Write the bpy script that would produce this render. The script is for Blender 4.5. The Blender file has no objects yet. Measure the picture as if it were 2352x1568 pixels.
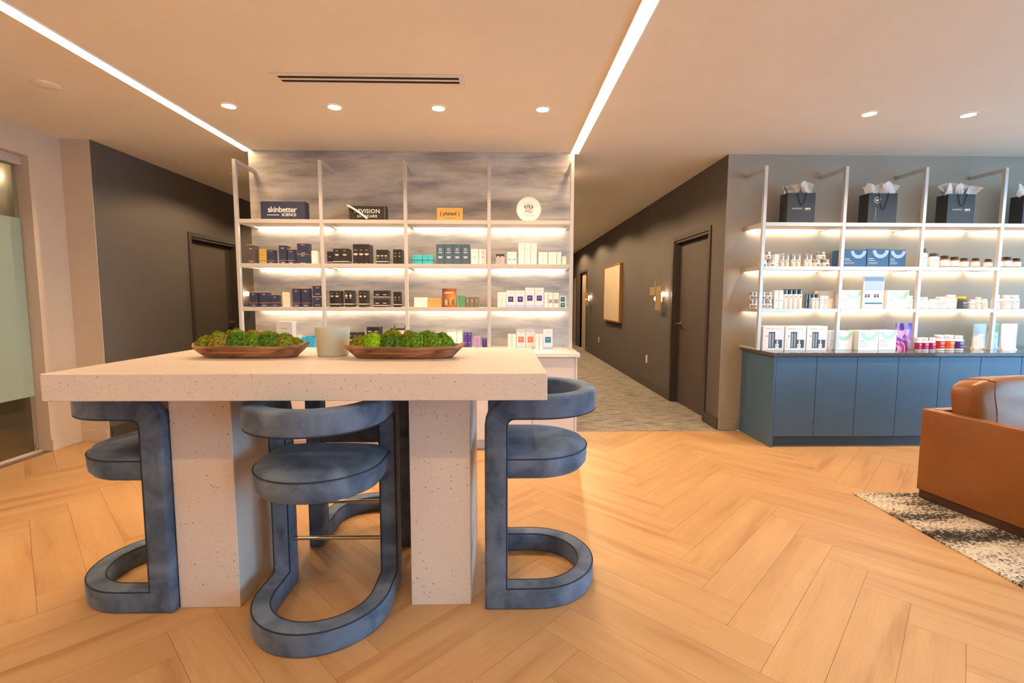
import bpy, bmesh, math, random
from mathutils import Vector, Matrix, noise
random.seed(7)
S = bpy.context.scene
COL = S.collection
PI = math.pi

# ------------------------------------------------------------------ camera, sky, exposure
cam_d = bpy.data.cameras.new('camera'); cam = bpy.data.objects.new('camera', cam_d); COL.objects.link(cam)
cam_d.sensor_width = 36.0; cam_d.lens = 36.0 * 1100.0 / 2352.0; cam_d.clip_start = 0.02; cam_d.clip_end = 200
cam.location = (0, 0, 1.345)
cam.matrix_world = (Matrix.Translation((0, 0, 1.345)) @ Matrix.Rotation(math.radians(-1.245), 4, 'Z')
                    @ Matrix.Rotation(math.radians(90 - 4.936), 4, 'X') @ Matrix.Rotation(math.radians(0.12), 4, 'Z'))
S.camera = cam
S.view_settings.view_transform = 'Standard'; S.view_settings.look = 'None'
S.view_settings.exposure = -0.03; S.view_settings.gamma = 1.0; S.view_settings.use_curve_mapping = False

SKY = 12.0
LED_MAIN = 16.0
LED_SHELF = 60.0
DOWN_W = 16.0
WARM = (1.0, 0.69, 0.38)
WARM_SHELF = (1.0, 0.81, 0.58)

w = bpy.data.worlds.new('sky'); S.world = w; w.use_nodes = True
nt = w.node_tree; bg = nt.nodes['Background']
tc = nt.nodes.new('ShaderNodeTexCoord'); sp = nt.nodes.new('ShaderNodeSeparateXYZ'); rp = nt.nodes.new('ShaderNodeValToRGB')
rp.color_ramp.elements[0].position = 0.0; rp.color_ramp.elements[0].color = (0.30, 0.36, 0.42, 1)
rp.color_ramp.elements[1].position = 1.0; rp.color_ramp.elements[1].color = (0.28, 0.52, 1.0, 1)
e = rp.color_ramp.elements.new(0.05); e.color = (0.34, 0.66, 1.0, 1)
nt.links.new(tc.outputs['Generated'], sp.inputs[0]); nt.links.new(sp.outputs['Z'], rp.inputs[0])
nt.links.new(rp.outputs[0], bg.inputs[0]); bg.inputs[1].default_value = SKY

def portal(loc, rot, sx, sy):
    d = bpy.data.lights.new('window_portal', 'AREA'); d.shape = 'RECTANGLE'; d.size = sx; d.size_y = sy
    d.cycles.is_portal = True
    o = bpy.data.objects.new('window_portal', d); COL.objects.link(o); o.location = loc; o.rotation_euler = rot
portal((6.78, 0.9, 1.4), (0, math.radians(90), 0), 2.5, 6.4)          # window wall on the right, out of frame
portal((5.2, -3.18, 1.4), (math.radians(90), 0, 0), 2.4, 2.5)        # shop front behind the camera

# ------------------------------------------------------------------ materials
MATS = {}
def s2l(c):
    return tuple((x / 12.92 if x <= 0.04045 else ((x + 0.055) / 1.055) ** 2.4) for x in (v / 255.0 for v in c))
def mat(name, rgb=None, rough=0.5, metal=0.0, spec=0.5, lin=None, **kw):
    if name in MATS: return MATS[name]
    m = bpy.data.materials.new(name); m.use_nodes = True
    b = m.node_tree.nodes['Principled BSDF']
    c = lin if lin else s2l(rgb)
    b.inputs['Base Color'].default_value = (*c, 1); b.inputs['Roughness'].default_value = rough
    b.inputs['Metallic'].default_value = metal; b.inputs['Specular IOR Level'].default_value = spec
    for k, v in kw.items(): b.inputs[k.replace('_', ' ')].default_value = v
    MATS[name] = m
    return m
def nodes(m):
    t = m.node_tree; return t, t.nodes['Principled BSDF']
def N(t, kind, **kw):
    n = t.nodes.new('ShaderNode' + kind)
    for k, v in kw.items():
        if hasattr(n, k): setattr(n, k, v)
        else: n.inputs[k].default_value = v
    return n
def ramp(t, fac, stops, interp='LINEAR'):
    r = t.nodes.new('ShaderNodeValToRGB'); cr = r.color_ramp; cr.interpolation = interp
    cr.elements[0].position = stops[0][0]; cr.elements[0].color = (*stops[0][1], 1)
    cr.elements[1].position = stops[-1][0]; cr.elements[1].color = (*stops[-1][1], 1)
    for p, c in stops[1:-1]:
        e = cr.elements.new(p); e.color = (*c, 1)
    t.links.new(fac, r.inputs[0]); return r.outputs[0]
def coords(t, scale=(1, 1, 1), kind='Object', rot=(0, 0, 0)):
    c = t.nodes.new('ShaderNodeTexCoord'); mp = t.nodes.new('ShaderNodeMapping')
    mp.inputs['Scale'].default_value = scale; mp.inputs['Rotation'].default_value = rot
    t.links.new(c.outputs[kind], mp.inputs[0]); return mp.outputs[0]
def mix(t, fac, a, b, mode='MIX'):
    n = t.nodes.new('ShaderNodeMix'); n.data_type = 'RGBA'; n.blend_type = mode
    for i, v in ((0, fac), (6, a), (7, b)):
        if hasattr(v, 'links'): t.links.new(v, n.inputs[i])
        elif i == 0: n.inputs[0].default_value = v
        else: n.inputs[i].default_value = (*v, 1)
    return n.outputs[2]
def bump(t, b, h, strength=0.2, dist=0.005):
    n = N(t, 'Bump', Strength=strength, Distance=dist); t.links.new(h, n.inputs['Height']); t.links.new(n.outputs[0], b.inputs['Normal'])
def tint(name, rgb, rough=.5, amt=.08, scale=6, metal=0, bumpy=0, lin=None, **kw):
    """plain material with faint mottling"""
    if name in MATS: return MATS[name]
    m = mat(name, rgb, rough, metal, lin=lin, **kw); t, b = nodes(m)
    c = lin if lin else s2l(rgb)
    nz = N(t, 'TexNoise', Scale=scale, Detail=4.0); t.links.new(coords(t), nz.inputs['Vector'])
    o = ramp(t, nz.outputs[0], [(.3, tuple(x * (1 - amt) for x in c)), (.7, tuple(min(1, x * (1 + amt)) for x in c))])
    t.links.new(o, b.inputs['Base Color'])
    if bumpy: bump(t, b, nz.outputs[0], bumpy, .002)
    return m
def emit(name, col, strength):
    if name in MATS: return MATS[name]
    m = bpy.data.materials.new(name); m.use_nodes = True; t = m.node_tree
    t.nodes.remove(t.nodes['Principled BSDF']); e = N(t, 'Emission', Strength=strength); e.inputs[0].default_value = (*col, 1)
    t.links.new(e.outputs[0], t.nodes['Material Output'].inputs[0]); MATS[name] = m
    return m

M_CEIL = tint('ceiling_paint', (246, 238, 224), .9, .02, 2)
M_BEIGE = tint('beige_paint', (214, 196, 176), .85, .03, 3)
M_DARK = tint('charcoal_paint', (97, 91, 88), .75, .04, 3)
M_DARKDOOR = tint('charcoal_door', (88, 78, 73), .7, .05, 8)
M_DARKTRIM = tint('charcoal_trim', (74, 66, 63), .4, .05, 8)
M_GREYWALL = tint('putty_paint', (172, 164, 150), .85, .03, 3)
M_FRAME = mat('champagne_metal', (206, 202, 200), .32, .35)
M_SHELF = tint('shelf_board', (226, 214, 204), .45, .03, 8)
M_WHITEQ = tint('white_quartz', (240, 234, 228), .18, .03, 20)
M_WHITECAB = tint('white_laminate', (226, 214, 206), .4, .02, 6)
M_BLUECAB = tint('blue_laminate', (72, 104, 132), .42, .04, 6)
M_DARKQ = tint('dark_quartz', (92, 90, 90), .08, .12, 60)
M_CHROME = mat('chrome', (220, 215, 205), .12, 1.0)
M_NICKEL = mat('satin_nickel', (205, 195, 180), .28, 1.0)
M_BLACK = mat('slot_black', (20, 18, 17), .9)
M_WOODDK = tint('walnut_plinth', (74, 46, 38), .5, .15, 10)
M_OUTLET = mat('outlet_white', (240, 232, 222), .4)

def m_wood_floor():
    m = mat('oak_plank', (212, 160, 104), .42); t, b = nodes(m)
    oi = N(t, 'ObjectInfo')
    c = t.nodes.new('ShaderNodeTexCoord'); ad = t.nodes.new('ShaderNodeVectorMath'); ad.operation = 'ADD'
    cb = t.nodes.new('ShaderNodeCombineXYZ'); mu = N(t, 'Math', operation='MULTIPLY'); mu.inputs[1].default_value = 37.0
    t.links.new(oi.outputs['Random'], mu.inputs[0]); t.links.new(mu.outputs[0], cb.inputs[0]); t.links.new(mu.outputs[0], cb.inputs[1])
    t.links.new(c.outputs['Object'], ad.inputs[0]); t.links.new(cb.outputs[0], ad.inputs[1])
    def mp(sc):
        q = t.nodes.new('ShaderNodeMapping'); q.inputs['Scale'].default_value = sc; t.links.new(ad.outputs[0], q.inputs[0]); return q.outputs[0]
    n1 = N(t, 'TexNoise', Scale=1.0, Detail=5.0, Distortion=.4); t.links.new(mp((.9, 9, 1)), n1.inputs['Vector'])
    n2 = N(t, 'TexNoise', Scale=1.0, Detail=3.0); t.links.new(mp((6, 160, 1)), n2.inputs['Vector'])
    n3 = N(t, 'TexNoise', Scale=1.0, Detail=2.0); t.links.new(mp((1.6, 3, 1)), n3.inputs['Vector'])
    a = ramp(t, n1.outputs[0], [(.26, s2l((176, 128, 82))), (.42, s2l((198, 155, 107))), (.6, s2l((204, 162, 114))), (.78, s2l((209, 170, 125)))])
    g = ramp(t, n2.outputs[0], [(.35, (.94, .93, .92)), (.6, (1, 1, 1))])
    k = mix(t, 1.0, a, g, 'MULTIPLY')
    h = ramp(t, n3.outputs[0], [(.3, (.93, .92, .91)), (.7, (1.0, 1.0, 1.0))])
    k = mix(t, 1.0, k, h, 'MULTIPLY')
    v = ramp(t, oi.outputs['Random'], [(0, (.91, .90, .89)), (.5, (.97, .965, .96)), (1, (1.0, 1.0, 1.0))])
    k = mix(t, 1.0, k, v, 'MULTIPLY')
    t.links.new(k, b.inputs['Base Color'])
    bump(t, b, n2.outputs[0], .06, .001)
    return m
M_FLOOR = m_wood_floor()

def m_terrazzo():
    m = mat('terrazzo', (236, 222, 212), .35); t, b = nodes(m)
    base = s2l((230, 216, 206))
    co = coords(t)
    v1 = N(t, 'TexVoronoi', Scale=72.0); t.links.new(co, v1.inputs['Vector'])
    v2 = N(t, 'TexVoronoi', Scale=170.0); t.links.new(co, v2.inputs['Vector'])
    nz = N(t, 'TexNoise', Scale=60.0, Detail=2.0); t.links.new(co, nz.inputs['Vector'])
    def spots(v, r, keep):
        d = N(t, 'Math', operation='LESS_THAN'); 
        ad = N(t, 'Math', operation='MULTIPLY_ADD'); t.links.new(nz.outputs[0], ad.inputs[0]); ad.inputs[1].default_value = r * .9; ad.inputs[2].default_value = r * .25
        t.links.new(v.outputs['Distance'], d.inputs[0]); t.links.new(ad.outputs[0], d.inputs[1])
        sx = N(t, 'SeparateColor'); t.links.new(v.outputs['Color'], sx.inputs[0])
        k = N(t, 'Math', operation='LESS_THAN'); t.links.new(sx.outputs[0], k.inputs[0]); k.inputs[1].default_value = keep
        f = N(t, 'Math', operation='MULTIPLY'); t.links.new(d.outputs[0], f.inputs[0]); t.links.new(k.outputs[0], f.inputs[1])
        col = ramp(t, sx.outputs[1], [(0, s2l((70, 52, 44))), (.35, s2l((150, 104, 66))), (.7, s2l((196, 150, 108))), (1, s2l((120, 96, 88)))], 'CONSTANT')
        return f.outputs[0], col
    f1, c1 = spots(v1, .22, .22); f2, c2 = spots(v2, .26, .36)
    n2 = N(t, 'TexNoise', Scale=3.0, Detail=3.0); t.links.new(co, n2.inputs['Vector'])
    bc = ramp(t, n2.outputs[0], [(.3, tuple(x * .94 for x in base)), (.7, base)])
    k = mix(t, f2, bc, c2); k = mix(t, f1, k, c1)
    t.links.new(k, b.inputs['Base Color']); return m
M_TERR = m_terrazzo()

def m_wallpaper():
    m = mat('brushed_wallpaper', (190, 180, 168), .55); t, b = nodes(m)
    n1 = N(t, 'TexNoise', Scale=1.0, Detail=6.0, Roughness=.62); t.links.new(coords(t, (1.1, 1, 5.5)), n1.inputs['Vector'])
    n2 = N(t, 'TexNoise', Scale=1.0, Detail=7.0, Roughness=.68, Distortion=.5); t.links.new(coords(t, (2.2, 1, 26)), n2.inputs['Vector'])
    n3 = N(t, 'TexNoise', Scale=1.0, Detail=2.0); t.links.new(coords(t, (.8, 1, 2.5)), n3.inputs['Vector'])
    a = ramp(t, n1.outputs[0], [(.34, s2l((160, 157, 156))), (.45, s2l((192, 187, 182))), (.54, s2l((218, 212, 204))), (.66, s2l((233, 227, 219)))])
    g = ramp(t, n2.outputs[0], [(.36, (.82, .82, .83)), (.46, (.95, .95, .95)), (.56, (1.0, 1.0, 1.0))])
    k = mix(t, 1.0, a, g, 'MULTIPLY')
    h = ramp(t, n3.outputs[0], [(.35, (.84, .84, .85)), (.6, (1, 1, 1))])
    k = mix(t, 1.0, k, h, 'MULTIPLY')
    t.links.new(k, b.inputs['Base Color']); bump(t, b, n2.outputs[0], .1, .002); return m
M_PAPER = m_wallpaper()

def m_carpet():
    m = mat('corridor_carpet', (140, 126, 110), .95, spec=.1); t, b = nodes(m)
    n1 = N(t, 'TexNoise', Scale=1.0, Detail=5.0, Roughness=.7); t.links.new(coords(t, (4.0, 34, 1)), n1.inputs['Vector'])
    n2 = N(t, 'TexNoise', Scale=140.0, Detail=2.0); t.links.new(coords(t), n2.inputs['Vector'])
    a = ramp(t, n1.outputs[0], [(.34, s2l((108, 104, 100))), (.48, s2l((160, 152, 144))), (.58, s2l((194, 186, 176))), (.7, s2l((130, 124, 118)))])
    g = ramp(t, n2.outputs[0], [(.35, (.55, .55, .55)), (.65, (1, 1, 1))])
    t.links.new(mix(t, 1.0, a, g, 'MULTIPLY'), b.inputs['Base Color']); bump(t, b, n2.outputs[0], .5, .004); return m
M_CARPET = m_carpet()

def m_rug():
    m = mat('woven_rug', (190, 180, 165), .95, spec=.1); t, b = nodes(m)
    n0 = N(t, 'TexNoise', Scale=1.0, Detail=2.0); t.links.new(coords(t, (1.1, 3.6, 1)), n0.inputs['Vector'])
    n1 = N(t, 'TexNoise', Scale=1.0, Detail=4.0, Roughness=.75); t.links.new(coords(t, (70, 95, 1)), n1.inputs['Vector'])
    wv = N(t, 'TexVoronoi', Scale=1.0); t.links.new(coords(t, (48, 60, 1)), wv.inputs['Vector'])
    a1 = N(t, 'Math', operation='ADD'); t.links.new(n0.outputs[0], a1.inputs[0])
    s1 = N(t, 'Math', operation='MULTIPLY'); t.links.new(n1.outputs[0], s1.inputs[0]); s1.inputs[1].default_value = .9
    t.links.new(s1.outputs[0], a1.inputs[1])
    s2 = N(t, 'Math', operation='MULTIPLY_ADD'); t.links.new(wv.outputs['Distance'], s2.inputs[0]); s2.inputs[1].default_value = -.25; t.links.new(a1.outputs[0], s2.inputs[2])
    k = ramp(t, s2.outputs[0], [(.69, s2l((216, 204, 188))), (.80, s2l((188, 176, 160))), (.85, s2l((92, 86, 80))), (.95, s2l((48, 46, 46)))])
    t.links.new(k, b.inputs['Base Color']); bump(t, b, n1.outputs[0], .5, .004); return m
M_RUG = m_rug()

def m_velvet():
    m = mat('blue_velvet', (98, 112, 136), .75, spec=.15); t, b = nodes(m)
    n1 = N(t, 'TexNoise', Scale=7.0, Detail=4.0, Distortion=.8); t.links.new(coords(t), n1.inputs['Vector'])
    n2 = N(t, 'TexNoise', Scale=22.0, Detail=3.0, Distortion=1.5); t.links.new(coords(t), n2.inputs['Vector'])
    a = ramp(t, n1.outputs[0], [(.32, s2l((76, 89, 108))), (.5, s2l((100, 113, 134))), (.7, s2l((118, 131, 153)))])
    g = ramp(t, n2.outputs[0], [(.3, (.72, .72, .74)), (.42, (1, 1, 1))])
    t.links.new(mix(t, .6, a, mix(t, 1.0, a, g, 'MULTIPLY')), b.inputs['Base Color'])
    b.inputs['Sheen Weight'].default_value = .32; b.inputs['Sheen Roughness'].default_value = .35
    b.inputs['Sheen Tint'].default_value = (.75, .85, 1, 1); return m
M_VELVET = m_velvet()
M_PIPING = mat('dark_piping', (40, 44, 56), .8)

def m_leather():
    m = mat('tan_leather', (176, 100, 48), .33); t, b = nodes(m)
    n1 = N(t, 'TexNoise', Scale=3.0, Detail=5.0); t.links.new(coords(t), n1.inputs['Vector'])
    n2 = N(t, 'TexVoronoi', Scale=220.0); t.links.new(coords(t), n2.inputs['Vector'])
    t.links.new(ramp(t, n1.outputs[0], [(.3, s2l((134, 80, 34))), (.7, s2l((152, 94, 42)))]), b.inputs['Base Color'])
    bump(t, b, n2.outputs['Distance'], .12, .001); return m
M_LEATHER = m_leather()

def m_bowl():
    m = mat('carved_wood', (126, 82, 52), .6); t, b = nodes(m)
    n1 = N(t, 'TexNoise', Scale=1.0, Detail=6.0, Distortion=1.0); t.links.new(coords(t, (5, 20, 46)), n1.inputs['Vector'])
    t.links.new(ramp(t, n1.outputs[0], [(.3, s2l((98, 62, 40))), (.5, s2l((156, 106, 68))), (.68, s2l((186, 138, 98)))]), b.inputs['Base Color'])
    bump(t, b, n1.outputs[0], .4, .003); return m
M_BOWL = m_bowl()

def m_moss(name, a, bb, c):
    m = mat(name, bb, .95, spec=.1); t, b = nodes(m)
    n1 = N(t, 'TexNoise', Scale=90.0, Detail=3.0); t.links.new(coords(t), n1.inputs['Vector'])
    n2 = N(t, 'TexNoise', Scale=16.0, Detail=2.0); t.links.new(coords(t), n2.inputs['Vector'])
    k = ramp(t, n1.outputs[0], [(.32, s2l(a)), (.5, s2l(bb)), (.68, s2l(c))])
    h = ramp(t, n2.outputs[0], [(.35, (.7, .75, .6)), (.65, (1.1, 1.05, 1.0))])
    t.links.new(mix(t, 1.0, k, h, 'MULTIPLY'), b.inputs['Base Color']); return m
MOSS = [m_moss('moss_olive', (84, 96, 26), (146, 152, 44), (190, 184, 78)),
        m_moss('moss_green', (62, 104, 28), (112, 152, 46), (160, 190, 74)),
        m_moss('moss_deep', (54, 92, 32), (92, 134, 50), (136, 168, 78)),
        m_moss('moss_lime', (104, 164, 20), (156, 208, 36), (190, 228, 74)),
        m_moss('moss_gold', (108, 102, 32), (160, 148, 54), (196, 180, 92))]

def m_frost():
    m = bpy.data.materials.new('frosted_glass'); m.use_nodes = True; t = m.node_tree; t.nodes.remove(t.nodes['Principled BSDF'])
    d = N(t, 'BsdfDiffuse'); d.inputs[0].default_value = (*s2l((208, 222, 210)), 1)
    tr = N(t, 'BsdfTranslucent'); tr.inputs[0].default_value = (*s2l((214, 232, 222)), 1)
    mx = N(t, 'MixShader'); mx.inputs[0].default_value = .5; t.links.new(d.outputs[0], mx.inputs[1]); t.links.new(tr.outputs[0], mx.inputs[2])
    g = N(t, 'BsdfGlossy', Roughness=.25); m2 = N(t, 'MixShader'); m2.inputs[0].default_value = .06
    t.links.new(mx.outputs[0], m2.inputs[1]); t.links.new(g.outputs[0], m2.inputs[2])
    t.links.new(m2.outputs[0], t.nodes['Material Output'].inputs[0]); return m
M_FROST = m_frost()
def m_clear(name, tintc=(.93, .97, .95), refl=.08):
    m = bpy.data.materials.new(name); m.use_nodes = True; t = m.node_tree; t.nodes.remove(t.nodes['Principled BSDF'])
    a = N(t, 'BsdfTransparent'); a.inputs[0].default_value = (*tintc, 1); g = N(t, 'BsdfGlossy', Roughness=.02)
    mx = N(t, 'MixShader'); mx.inputs[0].default_value = refl
    t.links.new(a.outputs[0], mx.inputs[1]); t.links.new(g.outputs[0], mx.inputs[2])
    t.links.new(mx.outputs[0], t.nodes['Material Output'].inputs[0]); return m
M_CLEAR = m_clear('clear_glass')
M_CANDLEGLASS = mat('sage_frosted_glass', (220, 222, 202), .4, Transmission_Weight=.18, IOR=1.45)
M_WAX = tint('cream_wax', (238, 226, 198), .6, .03, 10)

# ------------------------------------------------------------------ mesh helpers
class MB:
    def __init__(s): s.v = []; s.f = []
    def add(s, vs, fs):
        n = len(s.v); s.v += [tuple(p) for p in vs]; s.f += [tuple(i + n for i in q) for q in fs]; return s
    def box(s, x0, x1, y0, y1, z0, z1):
        return s.add([(x0, y0, z0), (x1, y0, z0), (x1, y1, z0), (x0, y1, z0), (x0, y0, z1), (x1, y0, z1), (x1, y1, z1), (x0, y1, z1)],
                     [(0, 3, 2, 1), (4, 5, 6, 7), (0, 1, 5, 4), (1, 2, 6, 5), (2, 3, 7, 6), (3, 0, 4, 7)])
    def prism(s, pts, z0, z1):
        n = len(pts); vs = [(x, y, z0) for x, y in pts] + [(x, y, z1) for x, y in pts]
        return s.add(vs, [tuple(range(n - 1, -1, -1)), tuple(range(n, 2 * n))] + [(i, (i + 1) % n, n + (i + 1) % n, n + i) for i in range(n)])
    def lathe(s, prof, n=24, c=(0, 0), cap=True):
        vs = []; fs = []
        for r, z in prof:
            for i in range(n):
                a = 2 * PI * i / n; vs.append((c[0] + r * math.cos(a), c[1] + r * math.sin(a), z))
        for k in range(len(prof) - 1):
            for i in range(n):
                j = (i + 1) % n; fs.append((k * n + i, k * n + j, (k + 1) * n + j, (k + 1) * n + i))
        if cap:
            fs.append(tuple(range(n - 1, -1, -1))); q = (len(prof) - 1) * n; fs.append(tuple(range(q, q + n)))
        return s.add(vs, fs)
    def tube(s, pts, r, n=8, closed=False):
        pts = [Vector(p) for p in pts]; m = len(pts); rings = []
        up = None
        for i in range(m):
            if closed: tg = pts[(i + 1) % m] - pts[i - 1]
            else: tg = pts[min(i + 1, m - 1)] - pts[max(i - 1, 0)]
            tg.normalize()
            if up is None:
                up = Vector((0, 0, 1)) if abs(tg.z) < .9 else Vector((1, 0, 0))
            a = up - tg * up.dot(tg)
            if a.length < 1e-4: a = tg.orthogonal()
            a.normalize(); up = a; b = tg.cross(a)
            rr = r[i] if isinstance(r, (list, tuple)) else r
            rings.append([pts[i] + (a * math.cos(2 * PI * k / n) + b * math.sin(2 * PI * k / n)) * rr for k in range(n)])
        vs = [p for q in rings for p in q]; fs = []
        for i in range(m if closed else m - 1):
            j = (i + 1) % m
            for k in range(n): fs.append((i * n + k, i * n + (k + 1) % n, j * n + (k + 1) % n, j * n + k))
        if not closed: fs.append(tuple(range(n - 1, -1, -1))); fs.append(tuple(range((m - 1) * n, m * n)))
        return s.add(vs, fs)
    def mesh(s, name):
        me = bpy.data.meshes.new(name); me.from_pydata(s.v, [], s.f); me.update()
        bm = bmesh.new(); bm.from_mesh(me); bmesh.ops.recalc_face_normals(bm, faces=bm.faces); bm.to_mesh(me); bm.free()
        return me
    def build(s, name, m, parent=None, loc=None, smooth=False, bevel=0, seg=2):
        me = s.mesh(name)
        if bevel:
            bm = bmesh.new(); bm.from_mesh(me)
            ed = [e for e in bm.edges if len(e.link_faces) == 2 and e.calc_face_angle() > .6]
            bmesh.ops.bevel(bm, geom=ed, offset=bevel, segments=seg, profile=.5, affect='EDGES'); bm.to_mesh(me); bm.free()
        return link(name, me, m, parent, loc, smooth or (bevel and seg > 1))
def link(name, me, m, parent=None, loc=None, smooth=False):
    if m and not me.materials: me.materials.append(m)
    o = bpy.data.objects.new(name, me); COL.objects.link(o)
    if loc: o.location = loc
    if parent: o.parent = parent
    if smooth:
        me.polygons.foreach_set('use_smooth', [True] * len(me.polygons))
        try: me.set_sharp_from_angle(angle=math.radians(40))
        except Exception: pass
    return o
def tag(o, label=None, cat=None, group=None, kind=None):
    if label:
        o['label'] = label; o['category'] = cat
        assert 4 <= len(label.split()) <= 16, label
    if group: o['group'] = group
    if kind: o['kind'] = kind
    return o
def empty(name, loc=(0, 0, 0), rz=0):
    o = bpy.data.objects.new(name, None); COL.objects.link(o); o.location = loc; o.rotation_euler = (0, 0, rz); o.empty_display_size = .05
    return o
def struct(o): o['kind'] = 'structure'; return o
def copy_tree(o, parent=None):
    c = o.copy(); COL.objects.link(c); c.parent = parent
    for ch in list(o.children): copy_tree(ch, c)
    return c
_tx = {}
def text_mesh(s, size, bold=0.0, spacing=1.0):
    k = (s, size, bold, spacing)
    if k not in _tx:
        cu = bpy.data.curves.new('text', 'FONT'); cu.body = s; cu.size = size; cu.align_x = 'CENTER'; cu.align_y = 'CENTER'
        cu.resolution_u = 3; cu.offset = bold; cu.extrude = .0004; cu.space_character = spacing
        o = bpy.data.objects.new('text', cu); COL.objects.link(o)
        me = bpy.data.meshes.new_from_object(o); COL.objects.unlink(o); bpy.data.objects.remove(o); bpy.data.curves.remove(cu)
        _tx[k] = me
    return _tx[k].copy()
def lettering(s, size, m, parent, loc, rz=0, bold=0.0, spacing=1.0, roll=0):
    """flat print on a face whose outward side is -Y (turned by rz)"""
    o = link('lettering', text_mesh(s, size, bold, spacing), m, parent, loc)
    o.rotation_euler = Matrix.Rotation(rz, 3, 'Z').to_4x4().__matmul__(Matrix.Rotation(PI / 2, 4, 'X')).__matmul__(Matrix.Rotation(roll, 4, 'Z')).to_euler()
    return o

CEIL = 2.79; BACK = 4.84
# ------------------------------------------------------------------ room shell
def wall_y(name, x0, x1, y0, y1, m, openings=(), z1=CEIL):
    """wall running along Y with door openings (ya, yb, zb, zt)"""
    mb = MB(); y = y0
    for ya, yb, zb, zt in sorted(openings):
        mb.box(x0, x1, y, ya, 0, z1); mb.box(x0, x1, ya, yb, zt, z1)
        if zb > 0: mb.box(x0, x1, ya, yb, 0, zb)
        y = yb
    mb.box(x0, x1, y, y1, 0, z1)
    return struct(mb.build(name, m))
def wall_x(name, x0, x1, y0, y1, m, openings=(), z1=CEIL):
    mb = MB(); x = x0
    for xa, xb, zb, zt in sorted(openings):
        mb.box(x, xa, y0, y1, 0, z1); mb.box(xa, xb, y0, y1, zt, z1)
        if zb > 0: mb.box(xa, xb, y0, y1, 0, zb)
        x = xb
    mb.box(x, x1, y0, y1, 0, z1)
    return struct(mb.build(name, m))

floor = struct(MB().box(-4.0, 6.8, -3.2, 4.83, -.06, -.0045).build('floor', M_FLOOR))
struct(MB().box(.717, 2.42, 4.82, 16, -.05, .006).build('floor_corridor_right', M_CARPET))
struct(MB().box(-3.92, -2.46, 4.82, 16, -.05, .006).build('floor_corridor_left', M_CARPET))
struct(MB().box(-7.5, -4.0, 2, 5.1, -.06, -.002).build('floor_left_room', tint('left_room_floor', (120, 92, 70), .35, .1, 4)))
struct(MB().box(-7.5, 6.9, -3.3, 16.1, CEIL, CEIL + .1).build('ceiling', M_CEIL))
wall_y('wall_left', -4.15, -4.0, -3.2, 4.56, M_BEIGE, [(3.0, 4.25, 0, 2.55)])
struct(MB().box(-4.15, -3.741, 4.56, 4.566, 0, CEIL).build('wall_left_return', M_BEIGE))
wall_y('wall_corridor_left', -3.9, -3.74, 4.566, 16, M_DARK, [(5.92, 6.9, 0, 2.10)])
wall_y('wall_corridor_right', 2.25, 2.40, 4.846, 16, M_DARK, [(5.21, 6.25, 0, 2.10), (12.7, 13.7, 0, 2.10), (14.4, 15.4, 0, 2.10)])
struct(MB().box(2.25, 6.8, BACK, BACK + .006, 0, CEIL).build('wall_right_back', M_GREYWALL))
struct(MB().box(-2.46, .717, BACK, BACK + .06, 0, CEIL).build('wall_center', M_PAPER))
struct(MB().box(-2.455, .712, BACK + .06, 16, 0, CEIL).build('wall_corridor_inner', M_DARK))
struct(MB().box(-3.9, 2.4, 16, 16.1, 0, CEIL).build('wall_far_end', M_BEIGE))
wall_y('wall_right', 6.8, 6.95, -3.2, 4.85, M_BEIGE, [(-2.3, 4.1, .15, 2.65)])
wall_x('wall_rear', -4.15, 6.95, -3.35, -3.2, M_BEIGE, [(4.0, 6.4, .15, 2.65)])
struct(MB().box(-7.5, -4.16, 5.0, 5.1, 0, CEIL).build('wall_left_room_back', tint('left_room_paint', (150, 134, 112), .8, .05, 4)))
struct(MB().box(-7.6, -7.5, 2, 5.1, 0, CEIL).build('wall_left_room_side', M_DARK))
struct(MB().box(-7.5, -4.16, 1.9, 2.0, 0, CEIL).build('wall_left_room_front', M_DARK))

def window(n, mk):
    r = struct(empty('window_%d' % n)); mk(r)
def win_r(r):
    for k, y in enumerate((-2.3, -.7, .9, 2.5, 4.05)): MB().box(6.84, 6.9, y, y + .05, .15, 2.65).build('mullion', M_DARKTRIM, r)
    for y in (-2.3, -.7, .9, 2.5): MB().box(6.865, 6.87, y + .05, y + 1.6, .15, 2.65).build('pane', M_CLEAR, r)
def win_b(r):
    for x in (4.0, 5.2, 6.35): MB().box(x, x + .05, -3.3, -3.24, .15, 2.65).build('mullion', M_DARKTRIM, r)
    for x in (4.0, 5.2): MB().box(x + .05, x + 1.2, -3.275, -3.27, .15, 2.65).build('pane', M_CLEAR, r)
window(1, win_r); window(2, win_b)
struct(MB().box(-60, 60, -60, 60, -.4, -.3).build('ground', tint('paving', (196, 192, 186), .9, .1, 1)))

# baseboards
struct(MB().box(-4.0, -3.985, 4.25, 4.56, 0, .105).build('baseboard_left', M_BEIGE, bevel=.002, seg=1))
struct(MB().box(-3.985, -3.75, 4.545, 4.56, 0, .105).build('baseboard_left_return', M_BEIGE, bevel=.002, seg=1))
bb = MB()
for a, b in ((4.85, 5.16), (6.305, 12.64), (13.76, 14.34)): bb.box(2.236, 2.25, a, b, .006, .125)
struct(bb.build('baseboard_corridor_right', M_DARKTRIM))
struct(MB().box(-3.74, -3.726, 4.58, 5.86, .006, .125).build('baseboard_corridor_left', M_DARKTRIM))
struct(MB().box(2.262, 2.44, 4.826, 4.84, 0, .10).build('baseboard_right_back', M_GREYWALL))

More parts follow.
